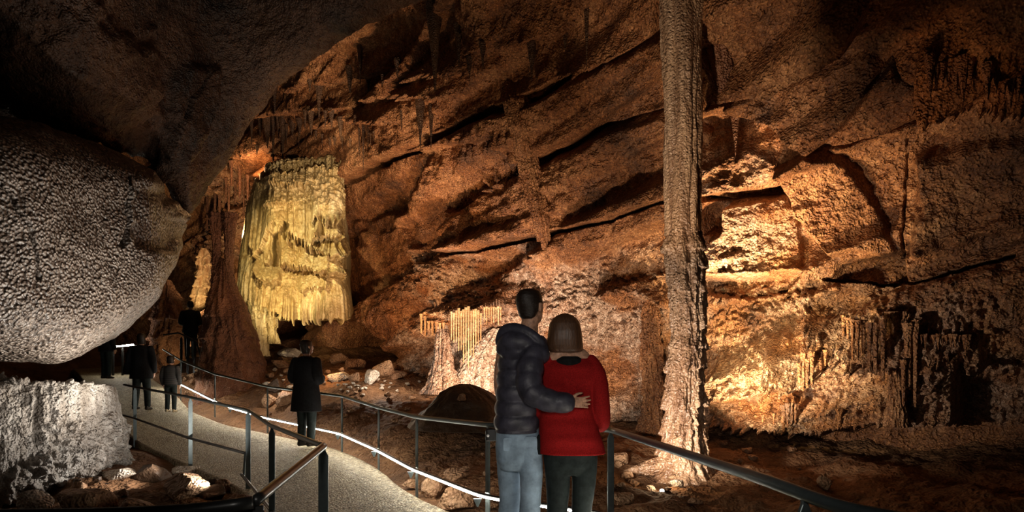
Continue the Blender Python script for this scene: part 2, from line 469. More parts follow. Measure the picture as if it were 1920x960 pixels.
plate(W, [(1330, 140), (1372, 150), (1370, 200), (1330, 200)], -.7, 6)
plate(W, [(1320, 525), (1500, 515), (1470, 545), (1400, 560), (1330, 550)], -.25, 5)
ledge(W, [(1730, 165), (1760, 178), (1800, 188), (1900, 196), (1960, 205)], .5, 120, 22, 8, .2, seed=3)
plate(W, [(505, 600), (572, 596), (575, 640), (540, 648), (505, 640)], -1.2, 6)
plate(W, [(575, 598), (640, 600), (640, 690), (575, 690)], .25, 6)
plate(W, [(640, 602), (668, 588), (702, 622), (738, 680), (722, 700), (645, 695)], -1.3, 6)
# knobbly calcite and drip curtains low on the wall
knobs(W, [(780, 480), (1000, 500), (1250, 500), (1250, 700), (1230, 810), (800, 810), (780, 620)], .15, .12, 40, .78)
knobs(W, [(1320, 540), (1500, 520), (1800, 560), (1920, 620), (1920, 800), (1320, 800)], .14, .13, 40, .35, seed=5)
knobs(W, [(660, 500), (800, 480), (800, 760), (660, 700)], .10, .20, 30, .05, seed=9)
knobs(W, [(380, 300), (480, 300), (480, 480), (380, 460)], .3, .3, 20, .2, seed=2)
ledge(W, [(835, 585), (870, 592), (910, 590), (945, 580), (960, 575)], .55, 60, 12, 6, .15, seed=11)
ledge(W, [(780, 605), (810, 620), (840, 625)], .30, 50, 14, 7, .12, seed=12)
ledge(W, [(1120, 568), (1160, 560), (1240, 565), (1262, 580)], .5, 40, 10, 6, .1, seed=13)
ledge(W, [(1440, 690), (1480, 695), (1520, 712), (1550, 690), (1570, 660)], .50, 80, 18, 8, .22, seed=14)
ledge(W, [(1500, 590), (1560, 640), (1620, 650), (1680, 655), (1720, 660), (1800, 650), (1860, 680)], .45, 60, 16, 7, .2, seed=15)
ledge(W, [(1310, 790), (1400, 795), (1420, 785), (1480, 800), (1560, 800), (1700, 780), (1800, 790)], .85, 170, 14, 8, .12, seed=16)
ledge(W, [(1000, 760), (1100, 770), (1230, 790)], .35, 120, 12, 8, .12, seed=17)
# fluted draperies high on the wall
flutes(W, [(800, 290), (860, 262), (940, 235), (1000, 230), (1010, 330), (960, 345), (900, 350), (870, 380), (820, 350)], .24, 7, 16, 1)
ledge(W, [(810, 345), (850, 372), (890, 340), (950, 335), (1000, 300)], .22, 90, 40, 8, .15, seed=21)
flutes(W, [(1195, 570), (1260, 570), (1250, 800), (1205, 800)], .22, 9, 10, 4)
flutes(W, [(790, 630), (850, 630), (960, 640), (960, 740), (800, 740)], .16, 6, 16, 5)
flutes(W, [(660, 600), (780, 560), (790, 680), (680, 640)], .10, 6, 16, 6)
for k, (x0, x1, y0, y1) in enumerate([(470, 640, 290, 296), (490, 700, 215, 200), (600, 800, 240, 218), (560, 760, 170, 130), (760, 960, 150, 110), (900, 1100, 70, 40), (1000, 1240, 130, 90), (700, 900, 185, 165)]):
    ledge(W, [(x0, y0), ((x0 + x1) / 2, (y0 + y1) / 2 - 6), (x1, y1)], .30 + .05 * (k % 3), 50, 10, 5, .10, edge=40, seed=30 + k)
ledge(W, [(385, 345), (420, 350), (460, 330)], .5, 60, 40, 7, .2, seed=41)
WP = finish(W)
wall_back = tag(link('wall_back', grid_mesh('wall_back', WP, attr={'crust': W['crust']}), M['wall']), 'tall ochre limestone wall and sloping vault of the cave hall', 'wall', kind='structure')

def on_wall(px, py):
    """Point of the finished wall seen at a picture place (the relief moves points a little, so take the nearest)."""
    i0 = int(np.clip((py + 420) / 2, 0, len(V) - 1)); j0 = int(np.clip((px - 60) / 2, 0, len(U) - 1))
    a, b, c, d = max(i0 - 14, 0), i0 + 15, max(j0 - 14, 0), j0 + 15
    Q = WP[a:b, c:d]
    sx = CX + F * Q[..., 0] / Q[..., 1]; sy = HZ - F * (Q[..., 2] - EYE) / Q[..., 1]
    e = np.hypot(sx - px, sy - py)
    i, j = np.unravel_index(np.argmin(e + .15 * (Q[..., 1] - Q[..., 1].min())), e.shape)
    return Vector(Q[i, j])

_dep = np.full((420, 760), 1e9)                                # nearest wall distance along each line of sight, 3 px apart
_sx = ((CX + F * WP[..., 0] / WP[..., 1]) / 3).astype(int) + 10; _sy = ((HZ - F * (WP[..., 2] - EYE) / WP[..., 1]) / 3).astype(int) + 90
_ok = (_sx >= 0) & (_sx < 760) & (_sy >= 0) & (_sy < 420)
np.minimum.at(_dep, (_sy[_ok], _sx[_ok]), WP[..., 1][_ok])
def wall_y(px, py):
    i, j = int(np.clip(py / 3 + 90, 1, 418)), int(np.clip(px / 3 + 10, 1, 758))
    return float(_dep[i - 1:i + 2, j - 1:j + 2].min())

# ------------------------------------------------------------------ rolled rock masses: the overhang, its foot, the near roof
def mass(name, us, top, bottom, ycentre, roll, nv, noise_amp, mat, label, features=None, roll_top=1.0, roll_bot=1.0, step=2.0, detail=.02, lean=0.0, cat='wall', origin=None, thick=1.6, curved=True, forward=0.0):
    u = np.arange(us[0], us[1] + .1, step)
    v = (np.linspace(0, 1, nv) * 2 - 1)
    s = np.sin(v * math.pi / 2)                                 # denser at the lips
    T = spline(*zip(*top), u) if len(top) > 2 and curved else np.interp(u, *zip(*top))
    B = spline(*zip(*bottom), u) if len(bottom) > 2 and curved else np.interp(u, *zip(*bottom))
    B = np.maximum(B, T + 1)
    PX = np.broadcast_to(u, (nv, len(u)))
    t = (s + 1) / 2
    PY = T[None] + (B - T)[None] * t[:, None]
    prof = np.where(s < 0, roll_top, roll_bot) * (1 - np.sqrt(np.maximum(1 - np.abs(s) ** 5, 0)))
    Y = spline(*zip(*ycentre), u)[None] + roll * prof[:, None] + lean * (t[:, None] - .5)
    S = face(PX.astype(float), PY, Y)
    if features: features(S)
    P = S['P']
    S['off'] += noise_amp * fbm(P[..., 0] / 1.3, P[..., 1] / 1.3, P[..., 2] / 1.1, 4)
    S['off'] += detail * fbm(P[..., 0] / .16, P[..., 1] / .16, P[..., 2] / .16, 4, .6)
    Q = finish(S, forward)
    # carry the lips straight back so that the mass has its thickness
    eye = np.array([0, 0, EYE])
    rear = lambda q: eye + (q - eye) * (1 + thick / q[..., 1:2])
    back0, back1 = rear(Q[0:1]) + np.array([0, 0, -.05 if roll_top else 0]), rear(Q[-1:]) + np.array([0, 0, .05])
    Q = np.concatenate([back0, Q, back1])
    cr = np.zeros(Q.shape[:2])
    if origin is not None:
        o = link(name, grid_mesh(name, Q - np.array(origin), attr={'crust': cr}), mat)
        o.location = origin
        return o
    return tag(link(name, grid_mesh(name, Q, attr={'crust': cr}), mat), label, cat, kind='structure')

mass('wall_left', (-420, 357),
     [(-420, 190), (0, 214), (80, 230), (150, 258), (250, 298), (292, 318), (325, 365), (340, 390), (357, 408)],
     [(-420, 640), (0, 667), (100, 676), (150, 668), (185, 650), (215, 630), (245, 604), (297, 560), (318, 522), (338, 480), (352, 440), (357, 420)],
     [(-420, 5.0), (0, 6.2), (120, 6.9), (250, 8.0), (330, 9.2), (357, 10.2)], 1.1, 340, .07, M['overhang'],
     'bulging grey speckled rock overhang on the left', lambda S: (groove(S, [(0, 345), (25, 380), (60, 440), (70, 520)], 6, .10),
     groove(S, [(245, 330), (250, 410), (235, 460)], 7, .10), plate(S, [(255, 330), (330, 370), (350, 420), (330, 470), (260, 460)], -.12, 14)), roll_top=.9, roll_bot=.9, detail=.0045, curved=False)

mass('wall_left_foot', (-300, 254),
     [(-300, 675), (0, 682), (60, 690), (130, 700), (200, 704), (214, 708), (225, 755), (240, 808), (254, 872)],
     [(-300, 990), (0, 965), (60, 935), (150, 905), (200, 890), (240, 892), (254, 886)],
     [(-300, 5.6), (0, 6.8), (120, 7.3), (200, 8.0), (254, 8.9)], .7, 300, .09, M['base'],
     'pale grey rock foot under the overhang', lambda S: (knobs(S, [(100, 800), (200, 760), (260, 780), (260, 900), (0, 960), (0, 900)], .12, .18, 20),
     flutes(S, [(0, 700), (210, 710), (220, 800), (100, 830), (0, 880)], .05, 22, 20, 3),
     plate(S, [(-320, 640), (230, 640), (222, 714), (150, 716), (60, 712), (-320, 702)], -.30, 7), knobs(S, [(-320, 640), (230, 640), (220, 720), (-320, 720)], .16, .10, 8, seed=2)), roll_top=.5, roll_bot=.6, detail=.022, curved=False)

def roof_features(S):
    plate(S, [(320, 150), (350, 120), (412, 128), (400, 200), (350, 300), (300, 330), (285, 290), (315, 225)], .22, 8, (0, .1))
    groove(S, [(385, 130), (345, 190), (318, 230), (300, 280)], 6, .18)
    plate(S, [(0, 60), (130, 20), (270, 60), (300, 200), (250, 270), (120, 225), (0, 200)], .15, 30)
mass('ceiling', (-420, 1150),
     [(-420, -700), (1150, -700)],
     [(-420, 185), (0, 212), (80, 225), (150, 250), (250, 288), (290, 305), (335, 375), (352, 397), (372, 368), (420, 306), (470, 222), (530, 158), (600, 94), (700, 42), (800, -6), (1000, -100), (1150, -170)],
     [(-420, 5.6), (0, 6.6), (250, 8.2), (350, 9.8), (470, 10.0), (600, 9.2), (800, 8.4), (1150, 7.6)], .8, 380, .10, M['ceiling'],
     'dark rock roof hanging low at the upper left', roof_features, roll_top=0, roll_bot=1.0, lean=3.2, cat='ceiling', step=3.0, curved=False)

# ------------------------------------------------------------------ floor and footpath
def path_z(y):
    return np.interp(y, [-5, 10.5, 12.5, 14.3, 16.5, 20, 25], [0, 0, .10, .25, .60, .95, 1.2])

LEFT = [(-1.15, -3), (-1.1, 2.6), (-1.28, 4.1), (-2.0, 5.5), (-2.85, 7.0), (-4.1, 8.45), (-6.15, 10.9), (-8.2, 13.6), (-10.8, 17.0), (-14.5, 22)]
RIGHT = [(1.05, -3), (1.0, 2.0), (.74, 4.75), (-.12, 5.45), (-.62, 5.96), (-1.2, 7.06), (-1.56, 8.03), (-2.07, 9.1), (-2.86, 10.4), (-4.0, 11.4), (-4.75, 12.1), (-5.5, 12.7), (-6.9, 14.3), (-7.8, 15.6), (-9.9, 18.4), (-13.5, 24)]

def resample(pts, n):
    p = np.asarray(pts, float)
    k = np.arange(len(p))
    # rounded polyline: dense linear walk, then smoothed
    d = np.r_[0, np.cumsum(np.hypot(*np.diff(p[:, :2], axis=0).T))]
    q = np.linspace(0, d[-1], n)
    out = np.stack([np.interp(q, d, p[:, j]) for j in range(p.shape[1])], -1)
    for _ in range(max(1, n // 30)):
        out[1:-1] = (out[:-2] + 2 * out[1:-1] + out[2:]) / 4
    return out

nl = 260
Lp, Rp = resample(LEFT, nl), resample(RIGHT, nl)
tt = np.linspace(0, 1, 40)
pp = Lp[:, None] * (1 - tt)[None, :, None] + Rp[:, None] * tt[None, :, None]
pz = path_z(pp[..., 1]) + .006 * fbm(pp[..., 0] * 2, pp[..., 1] * 2, 0 * pp[..., 0], 3)
top = np.concatenate([pp, pz[..., None]], -1)
lo = np.array([0, 0, -.16])
strip_ = np.concatenate([top[:, :1] + lo, top[:, :1] + np.array([0, 0, -.01]), top, top[:, -1:] + np.array([0, 0, -.01]), top[:, -1:] + lo], 1)
tag(link('footpath', grid_mesh('footpath', strip_), M['path']), 'curving footpath of speckled beige concrete', 'path', kind='structure')

ctrl = []
for px, py, Y in [(700, 890, 8.8), (850, 905, 7.4), (900, 860, 8.6), (1000, 890, 7.6), (1290, 885, 8.5), (1250, 945, 7.0), (1500, 905, 8.2), (1800, 905, 8.0),
                  (1950, 930, 6.6), (650, 812, 10.5), (600, 768, 12), (540, 712, 15), (520, 655, 18.5), (700, 708, 14.5), (800, 742, 13.4), (620, 694, 16), (700, 664, 18.2),
                  (860, 790, 10), (1000, 812, 11), (1150, 812, 11), (1250, 830, 10.8), (430, 766, 14.2), (400, 690, 18), (400, 650, 21), (200, 640, 24), (1400, 830, 10.5),
                  (300, 885, 8.2), (335, 905, 7.4), (150, 955, 6.5), (430, 955, 6.3), (220, 960, 6.2), (40, 965, 6.6), (280, 850, 9.6), (900, 770, 12.5), (1600, 840, 9.8), (1900, 850, 8.6)]:
    p = at(px, py, Y); ctrl.append(tuple(p))
for x, y in LEFT + RIGHT:
    ctrl.append((x, y, float(path_z(y)) - .12))
for x, y in LEFT[:-1]:
    ctrl.append((x + .9, y + .3, float(path_z(y)) - .14))
ctrl += [(-4, 3, -.3), (-6, 4, -.3), (-3, 0, -.4), (4, 2, -.5), (6, 4, -.4), (3.5, 5, -.3), (4, -2, -.4), (-16, 20, 1.2), (-3, 22, 2.2), (9, 12, .3), (-12, 26, 1.8), (2.0, 3.2, -.35), (1.6, 5.4, -.2), (1.8, 1, -.4)]
ctrl = np.array(ctrl)

def tps(d2):
    return .5 * d2 * np.log(np.maximum(d2, 1e-9))
n_ = len(ctrl)
K = tps(((ctrl[:, None, :2] - ctrl[None, :, :2]) ** 2).sum(-1)) + .25 * np.eye(n_)
Pm = np.c_[np.ones(n_), ctrl[:, :2]]
sol = np.linalg.solve(np.block([[K, Pm], [Pm.T, np.zeros((3, 3))]]), np.r_[ctrl[:, 2], 0, 0, 0])
def floor_base(x, y):
    x, y = np.asarray(x, float), np.asarray(y, float)
    out = sol[n_] + sol[n_ + 1] * x + sol[n_ + 2] * y
    for i in range(n_):
        out = out + sol[i] * tps((x - ctrl[i, 0]) ** 2 + (y - ctrl[i, 1]) ** 2)
    return out
def path_dist(x, y):
    mid = top[:, :, :2][:, ::13].reshape(-1, 2)
    return mid
gx, gy = np.meshgrid(np.arange(-18, 12.1, .06), np.concatenate([np.arange(-2, 14, .06), np.arange(14, 27, .1)]))
poly = [tuple(p) for p in Lp[::4]] + [tuple(p) for p in Rp[::-1][::4]]
dpath = seg_dist(gx, gy, poly + [poly[0]])
inside = in_poly(gx, gy, poly)
fz = floor_base(gx, gy)
lumps = .16 * fbm(gx / 1.1, gy / 1.1, 0 * gx, 4) + .05 * np.abs(fbm(gx / .3, gy / .3, 0 * gx + 5, 3)) + .03 * fbm(gx / .12, gy / .12, 0 * gx + 7, 2)
keep = np.where(inside, 0, smooth(.05, .8, dpath))
fz = fz + lumps * keep
pathz = path_z(gy)
fz = np.where(inside, np.minimum(fz, pathz - .06), np.where(dpath < .5, np.minimum(fz, pathz - .05 + .25 * smooth(0, .5, dpath)), fz))
floor_P = np.stack([gx, gy, fz], -1)
tag(link('floor', grid_mesh('floor', floor_P, attr={'crust': np.zeros(fz.shape)}), M['floor']), 'brown clay and rubble floor of the cave', 'floor', kind='structure')
_gx0, _gyv = -18.0, gy[:, 0]
def ground(x, y):
    j = int(np.clip(round((x + 18) / .06), 0, gx.shape[1] - 1)); i = int(np.clip(np.searchsorted(_gyv, y), 0, len(_gyv) - 1))
    return float(fz[i, j])
def on_ground(px, py, y0=4.0, y1=24.0):
    """Where the line of sight through a picture place meets the floor."""
    prev = None
    for Y in np.arange(y0, y1, .04):
        p = at(px, py, Y)
        if p.z <= ground(p.x, p.y): return Vector((p.x, p.y, ground(p.x, p.y)))
    return p

# ------------------------------------------------------------------ dripstone: columns, stalagmites, stalactites
def dripstone(name, profile, mat, nt=160, nz=300, tiers=(), flute=(.03, 14), rough=.03, seed=0, parent=None, squash=1.0, cap=True, crust=0.0, power=1.0):
    """profile: (z, radius, x, y) from the foot up; tiers: (lip z, height, reach, length of teeth) of hanging frills."""
    pr = np.array([(p + (0, 0))[:4] if len(p) < 4 else p for p in profile], float)
    z = np.linspace(pr[0, 0], pr[-1, 0], nz)
    R = np.interp(z, pr[:, 0], pr[:, 1])
    ker = max(3, nz // 60); k = np.ones(ker) / ker
    pad = lambda a: np.convolve(np.pad(a, ker // 2, mode='edge'), k, 'valid')[:nz]
    R = pad(R); ox = pad(np.interp(z, pr[:, 0], pr[:, 2])); oy = pad(np.interp(z, pr[:, 0], pr[:, 3]))
    th = np.linspace(0, 2 * math.pi, nt, endpoint=False)
    T, Z = np.meshgrid(th, z)
    ca, sa = np.cos(T), np.sin(T)
    amp, n = flute
    wob = .25 * noise3(ca * 1.5, sa * 1.5, Z * 1.2 + seed)
    q = n / 6.283
    a = noise3(ca * q + wob + seed, sa * q + wob, Z * .35 + seed * 1.3)
    rib = np.minimum(1, np.abs(a) * 1.9)
    r = R[:, None] + amp * (rib - .4) * np.minimum(1, R[:, None] / (3 * amp + 1e-6))
    for lip, hgt, out, jag in tiers:
        l = lip - jag * (rib * (.6 + .8 * np.abs(noise3(ca * 1.7 + seed, sa * 1.7, lip + 0 * Z))) - .4) + .12 * hgt * noise3(ca * 1.2, sa * 1.2, lip * 3 + seed + 0 * Z)
        d = Z - l
        side = .42 + 1.15 * noise3(ca * 1.6 + lip * 5, sa * 1.1, seed + 0 * Z)
        r = r + np.clip(side, .0, 1.2) * out * smooth(-.012, .012, d) * np.clip(1 - np.maximum(d, 0) / hgt, 0, 1) ** power
    r = r * (1 + rough * 2 * fbm(ca * 1.6, sa * 1.6, Z * 1.1 + seed, 3)) + rough * .5 * fbm(ca * 5, sa * 5, Z * 5 + seed, 3, .6) * np.minimum(1, R[:, None] * 6)
    r = np.maximum(r, .002)
    P = np.stack([ox[:, None] + r * ca, oy[:, None] + r * sa * squash, Z], -1)
    return link(name, grid_mesh(name, P, wrap=True, cap=cap, attr={'crust': np.full(P.shape[:2], crust)}), mat, parent)

def px_profile(Y, base, rows_, mid=None):
    """(row, left, right) silhouettes to a profile relative to base."""
    out = []
    for py, l, r in rows_:
        p = at((l + r) / 2, py, Y)
        out.append((p.z - base.z, (r - l) / 2 / F * Y, p.x - base.x, 0))
    return sorted(out)

# the tall column
base = at(1284, 888, 8.5)
col_t = thing('cave_column', 'tall slender tan calcite column rising from the floor to the roof', 'column', base)
colrows = [(-60, 1238, 1322), (0, 1239, 1318), (100, 1241, 1314), (200, 1245, 1313), (300, 1248, 1311), (400, 1251, 1311), (440, 1252, 1312)]
lowrows = [(435, 1254, 1311), (462, 1249, 1315), (492, 1253, 1317), (510, 1256, 1318), (560, 1260, 1318), (620, 1262, 1319), (660, 1260, 1318), (700, 1257, 1317), (745, 1253, 1316), (790, 1250, 1316), (830, 1242, 1320), (855, 1232, 1326)]
zz = lambda py: (HZ - py) / F * 8.5 + EYE - base.z
dripstone('shaft', px_profile(8.5, base, colrows), M['column'], 200, 420, flute=(.045, 9), rough=.025, seed=2, parent=col_t, tiers=[(zz(470), .35, .02, .1)])
dripstone('frilled_trunk', px_profile(8.5, base, lowrows), M['column'], 240, 560, flute=(.04, 18), rough=.05, seed=5, parent=col_t,
          tiers=[(zz(y), h, o, j) for y, h, o, j in [(470, .20, .06, .08), (502, .22, .09, .10), (548, .30, .05, .14), (575, .24, .05, .12), (615, .30, .06, .16), (655, .2, .07, .12), (692, .32, .11, .22), (722, .18, .07, .12), (757, .26, .11, .22), (790, .2, .07, .14), (815, .24, .09, .2)]])
foot = dripstone('flowing_foot', [(-.25, .66, -.04, 0), (-.08, .50, -.03, 0), (.05, .38, -.01, 0), (.20, .30, 0, 0), (.36, .25, 0, 0)], M['column'], 200, 120, flute=(.05, 7), rough=.08, seed=8, parent=col_t)
root_ = dripstone('root', [(0, .13, 0, 0), (.25, .10, 0, 0), (.5, .06, 0, 0), (.72, .02, 0, 0)], M['column'], 60, 60, flute=(.015, 5), rough=.08, seed=3, parent=col_t)
root_.rotation_euler = (math.radians(8), math.radians(-98), 0); root_.location = (-.12, -.05, .13)
hangw = thing('fringed_drapery', 'reddish fringe of dripstone hanging from the roof beside the head of the tall column', 'drapery', at(1332, 40, 8.9))
dripstone('curtain', [(-.95, .05, .14, 0), (-.7, .14, .10, 0), (-.3, .22, .02, 0), (.4, .34, -.05, 0)], M['pillar_red'], 120, 140, flute=(.10, 16), rough=.08, seed=6, parent=hangw, squash=.5, tiers=[(-.6, .3, .05, .2), (-.25, .3, .04, .2)])

# the yellow flowstone block
def block_features(S):
    L = lambda p_, h_, *a, **k: ledge(S, p_, 1.25 * h_, *a, **k)
    ledge(S, [(440, 340), (500, 330), (660, 300)], -.35, 40, 10, 8, .2, edge=10, seed=12)
    flutes(S, [(448, 385), (500, 380), (500, 560), (448, 560)], .10, 6, 8, 1)
    flutes(S, [(500, 400), (600, 390), (645, 420), (645, 590), (540, 595), (500, 560)], .06, 5, 8, 2)
    L([(505, 346), (545, 352), (590, 350)], .34, 36, 9, 4, .06, seed=1, edge=6, soft=1.2)
    L([(495, 392), (520, 388), (570, 382), (595, 372)], .20, 26, 6, 4, .05, seed=2, edge=5, soft=1.2)
    L([(585, 415), (615, 418), (645, 405)], .42, 110, 16, 5, .12, seed=3, edge=6, soft=1.2)
    L([(470, 470), (492, 478), (508, 432), (520, 425), (534, 440), (556, 452), (575, 464), (592, 462), (605, 446)], .50, 95, 22, 5, .12, seed=4, edge=6, soft=1.2)
    L([(592, 448), (620, 448), (643, 444)], .44, 38, 8, 5, .10, seed=5, edge=5, soft=1.2)
    L([(586, 470), (620, 486), (652, 478)], .52, 34, 14, 5, .12, seed=6, edge=5, soft=1.2)
    L([(526, 496), (560, 502), (600, 512), (640, 520)], .56, 52, 8, 5, .06, seed=7, edge=5, soft=1.2)
    L([(480, 512), (505, 528), (530, 530)], .40, 26, 6, 6, .06, seed=8, edge=5, soft=1.2)
    L([(560, 552), (590, 540), (620, 545)], .20, 60, 8, 5, .08, seed=10, edge=8, soft=1.2)
    L([(450, 562), (500, 575), (522, 586), (545, 598), (600, 600), (655, 594)], .60, 88, 8, 5, .20, seed=9, edge=5, soft=1.2, power=.6)
    plate(S, [(511, 442), (521, 436), (523, 498), (513, 500)], -.75, 1.5)
    plate(S, [(534, 420), (543, 424), (541, 452), (533, 450)], -.6, 1.5)
    plate(S, [(500, 500), (507, 470), (510, 500)], .3, 2)
    plate(S, [(495, 300), (640, 285), (640, 325), (560, 318), (500, 345)], .10, 6)
    knobs(S, [(530, 470), (645, 480), (645, 530), (530, 560)], .06, .10, 8)
    knobs(S, [(500, 300), (650, 290), (650, 400), (500, 400)], .10, .16, 8, seed=3)
fb = at(555, 600, 17.0)
flow_t = thing('flowstone_block', 'big yellow tiered flowstone block with drip curtains hanging by the ochre wall', 'flowstone', fb)
blk = mass('body', (446, 662), [(446, 500), (455, 440), (463, 385), (480, 330), (495, 306), (520, 297), (600, 292), (640, 288), (650, 320), (662, 400)],
     [(446, 560), (470, 570), (500, 580), (525, 588), (545, 600), (640, 600), (650, 585), (662, 500)],
     [(446, 17.7), (500, 16.9), (600, 16.7), (642, 17.1), (655, 18.2), (662, 19.2)], .5, 420, .10, M['flowstone'], '', block_features, roll_top=1, roll_bot=.35, step=.9, detail=.02, origin=fb, thick=2.2, curved=False, forward=.85)
blk.parent = flow_t; blk.location = (0, 0, 0)
for nm, rws, sd in (('support', [(668, 480, 506), (640, 484, 502), (610, 478, 500), (585, 470, 502), (560, 466, 506)], 3), ('support', [(645, 503, 522), (620, 505, 517), (600, 503, 519), (575, 500, 526)], 7)):
    dripstone(nm, px_profile(16.7, fb, rws), M['flowstone'], 90, 160, flute=(.05, 8), rough=.07, seed=sd, parent=flow_t, tiers=[(px_profile(16.7, fb, [(y, 0, 1)])[0][0], .22, .06, .06) for y in (585, 600, 614, 630, 644)])
for o in flow_t.children:
    if o.name.startswith('support'):
        for v in (): pass
    if o is not blk: o.location = (0, -.3, 0)
dripstone('shelf', [(-.06, .62, .30, 0), (0, .70, .30, 0), (.07, .64, .30, 0)], M['flowstone'], 120, 24, flute=(.05, 9), rough=.08, seed=4, parent=flow_t, squash=.45).location = (0, -.25, .03)

def stalagmite(name, label, Y, rows_, mat, tiers=(), flute=(.04, 12), rough=.05, seed=0, nt=140, nz=260, cat='stalagmite', group=None, squash=1.0, crust=0.0, dy=0.0):
    top_, bot_ = min(r[0] for r in rows_), max(r[0] for r in rows_)
    mid_ = [r for r in rows_ if r[0] == bot_][0]
    b_ = at((mid_[1] + mid_[2]) / 2, bot_, Y)
    o = dripstone(name, px_profile(Y, b_, rows_), mat, nt, nz, [((HZ - y) / F * Y + EYE - b_.z, h, ou, j) for y, h, ou, j in tiers], flute, rough, seed, squash=squash, crust=crust)
    o.location = b_ + Vector((0, dy, 0))
    return tag(o, label, cat, group, 'thing')

b_ = at(432, 768, 16.0)
cone = thing('stalagmite', 'huge dark cone stalagmite with two spires beside the lit railing strip', 'stalagmite', b_)
dripstone('body', px_profile(16.0, b_, [(790, 358, 510), (765, 366, 500), (720, 374, 497), (680, 379, 490), (640, 384, 478), (600, 389, 465), (560, 393, 452), (540, 398, 442), (520, 403, 436), (500, 409, 429), (485, 414, 423)]), M['pillar_red'], 200, 300, flute=(.09, 12), rough=.05, seed=11, parent=cone, tiers=[(2.2, .3, .08, .1), (1.7, .4, .1, .1), (1.1, .4, .1, .1)])
for l, r, sd in ((397, 413, 4), (420, 437, 9)):
    dripstone('spire', px_profile(16.0, b_, [(565, l - 2, r + 4), (530, l, r + 2), (500, l + 1, r), (470, l + 2, r - 1), (440, l + 1, r + 1), (400, l - 4, r + 8)]), M['pillar_red'], 80, 200, flute=(.05, 7), rough=.09, seed=sd, parent=cone, tiers=[(2.4 + .22 * k, .2, .05, .08) for k in range(7)])
stalagmite('stalagmite', 'pale lit tiered stalagmite behind the dark cone stalagmite', 20.6, [(640, 352, 408), (600, 358, 402), (570, 362, 400), (545, 366, 398), (520, 368, 396), (495, 370, 394), (478, 374, 390), (466, 378, 386)], M['drapery'],
           [(y, .35, .16, .1) for y in (484, 500, 522, 540, 558, 580)], (.05, 10), .06, 21)
stalagmite('stalagmite', 'lumpy brown rock boss left of the dark cone stalagmite', 20.2, [(705, 268, 352), (680, 275, 350), (640, 286, 347), (600, 292, 346), (570, 294, 334), (545, 300, 326), (525, 306, 318)], M['pillar_red'],
           [(y, .5, .14, .1) for y in (560, 600, 640)], (.10, 8), .10, 23)
stalagmite('stalagmite', 'rounded brown dome behind the far standing visitor', 19.7, [(650, 358, 398), (615, 360, 396), (596, 364, 393), (585, 378, 392), (580, 384, 388)], M['pillar_red'], (), (.04, 8), .06, 24)
stalagmite('clay_mound', 'dark smooth clay mound on the floor left of the couple', 9.6, [(800, 770, 990), (785, 780, 968), (768, 800, 950), (750, 816, 938), (735, 830, 916), (725, 846, 896), (720, 862, 880)], M['mound'], (), (.03, 6), .05, 25, cat='mound', nz=120)
stalagmite('stalagmite', 'stumpy tan column stalagmite with flared foot behind the clay mound', 13.0, [(738, 790, 880), (725, 800, 868), (712, 808, 858), (690, 812, 850), (660, 816, 846), (630, 818, 842), (617, 820, 840)], M['wall'],
           [(700, .3, .05, .1), (716, .2, .08, .1)], (.045, 14), .06, 26, crust=.5)
stalagmite('dripstone_buttress', 'pale ridged buttress under the hanging straws behind the clay mound', 13.1, [(745, 838, 962), (720, 846, 952), (700, 856, 946), (680, 866, 940), (655, 880, 944), (635, 900, 950), (615, 918, 952)], M['wall'],
           [(650, .3, .1, .1), (680, .3, .1, .12), (712, .3, .1, .12)], (.10, 16), .10, 27, cat='buttress', squash=.45, crust=.9, dy=.25)
stalagmite('dripstone_column', 'slim red-brown fluted column under the wall ledge left of the tall column', 11.35, [(812, 1194, 1250), (790, 1202, 1242), (740, 1206, 1238), (690, 1204, 1236), (640, 1203, 1234), (600, 1205, 1232), (575, 1208, 1230), (555, 1214, 1226)], M['wall'],
           [(600, .3, .10, .2), (690, .4, .12, .2), (740, .3, .10, .2)], (.10, 10), .10, 28, cat='column', squash=.8)
stalagmite('dripstone_column', 'thick tan column standing in the row of hanging columns low on the right wall', 9.0, [(800, 1662, 1702), (750, 1666, 1694), (700, 1668, 1691), (650, 1669, 1691), (610, 1664, 1696), (585, 1656, 1704)], M['wall'],
           [(y, .2, .03, .06) for y in (640, 670, 700, 730)], (.04, 10), .08, 29, cat='column')

# stalactites: six shapes, hung one by one
def stalactite_mesh(seed, fl):
    r = random.Random(seed)
    pr = [(-1.02, .02, r.uniform(-.02, .02), 0), (-.97, .12, 0, 0), (-.7, .30 + r.uniform(-.05, .08), r.uniform(-.03, .03), 0), (-.4, .55 + r.uniform(-.1, .1), 0, 0), (-.12, .85, 0, 0), (0, 1.1, 0, 0), (.25, 1.35, 0, 0)]
    o = dripstone('shape', pr, None, 28, 46, flute=(.22, fl), rough=.10, seed=seed)
    me = o.data; bpy.data.objects.remove(o); me.name = 'stalactite'
    return me
def straw_mesh(seed):
    pr = [(-1.0, .2, 0, 0), (-.96, .6, 0, 0), (-.5, .8, .05, 0), (-.1, .9, 0, 0), (0, 1.2, 0, 0), (.15, 1.6, 0, 0)]
    o = dripstone('shape', pr, None, 20, 40, flute=(.2, 5), rough=.10, seed=seed)
    me = o.data; bpy.data.objects.remove(o); me.name = 'stalactite'
    return me
SHAPES = {}
for k in range(5):
    SHAPES['cone', k] = stalactite_mesh(100 + k, 6 + k)
    SHAPES['straw', k] = straw_mesh(200 + k)
for (kind_, k) in list(SHAPES):
    for mk in ('stalactite', 'drapery', 'pillar_red', 'wall'):
        me = SHAPES[kind_, k].copy(); me.materials.clear(); me.materials.append(M[mk]); SHAPES[kind_, k, mk] = me
        me.polygons.foreach_set('use_smooth', np.ones(len(me.polygons), bool))
_hn = [0]
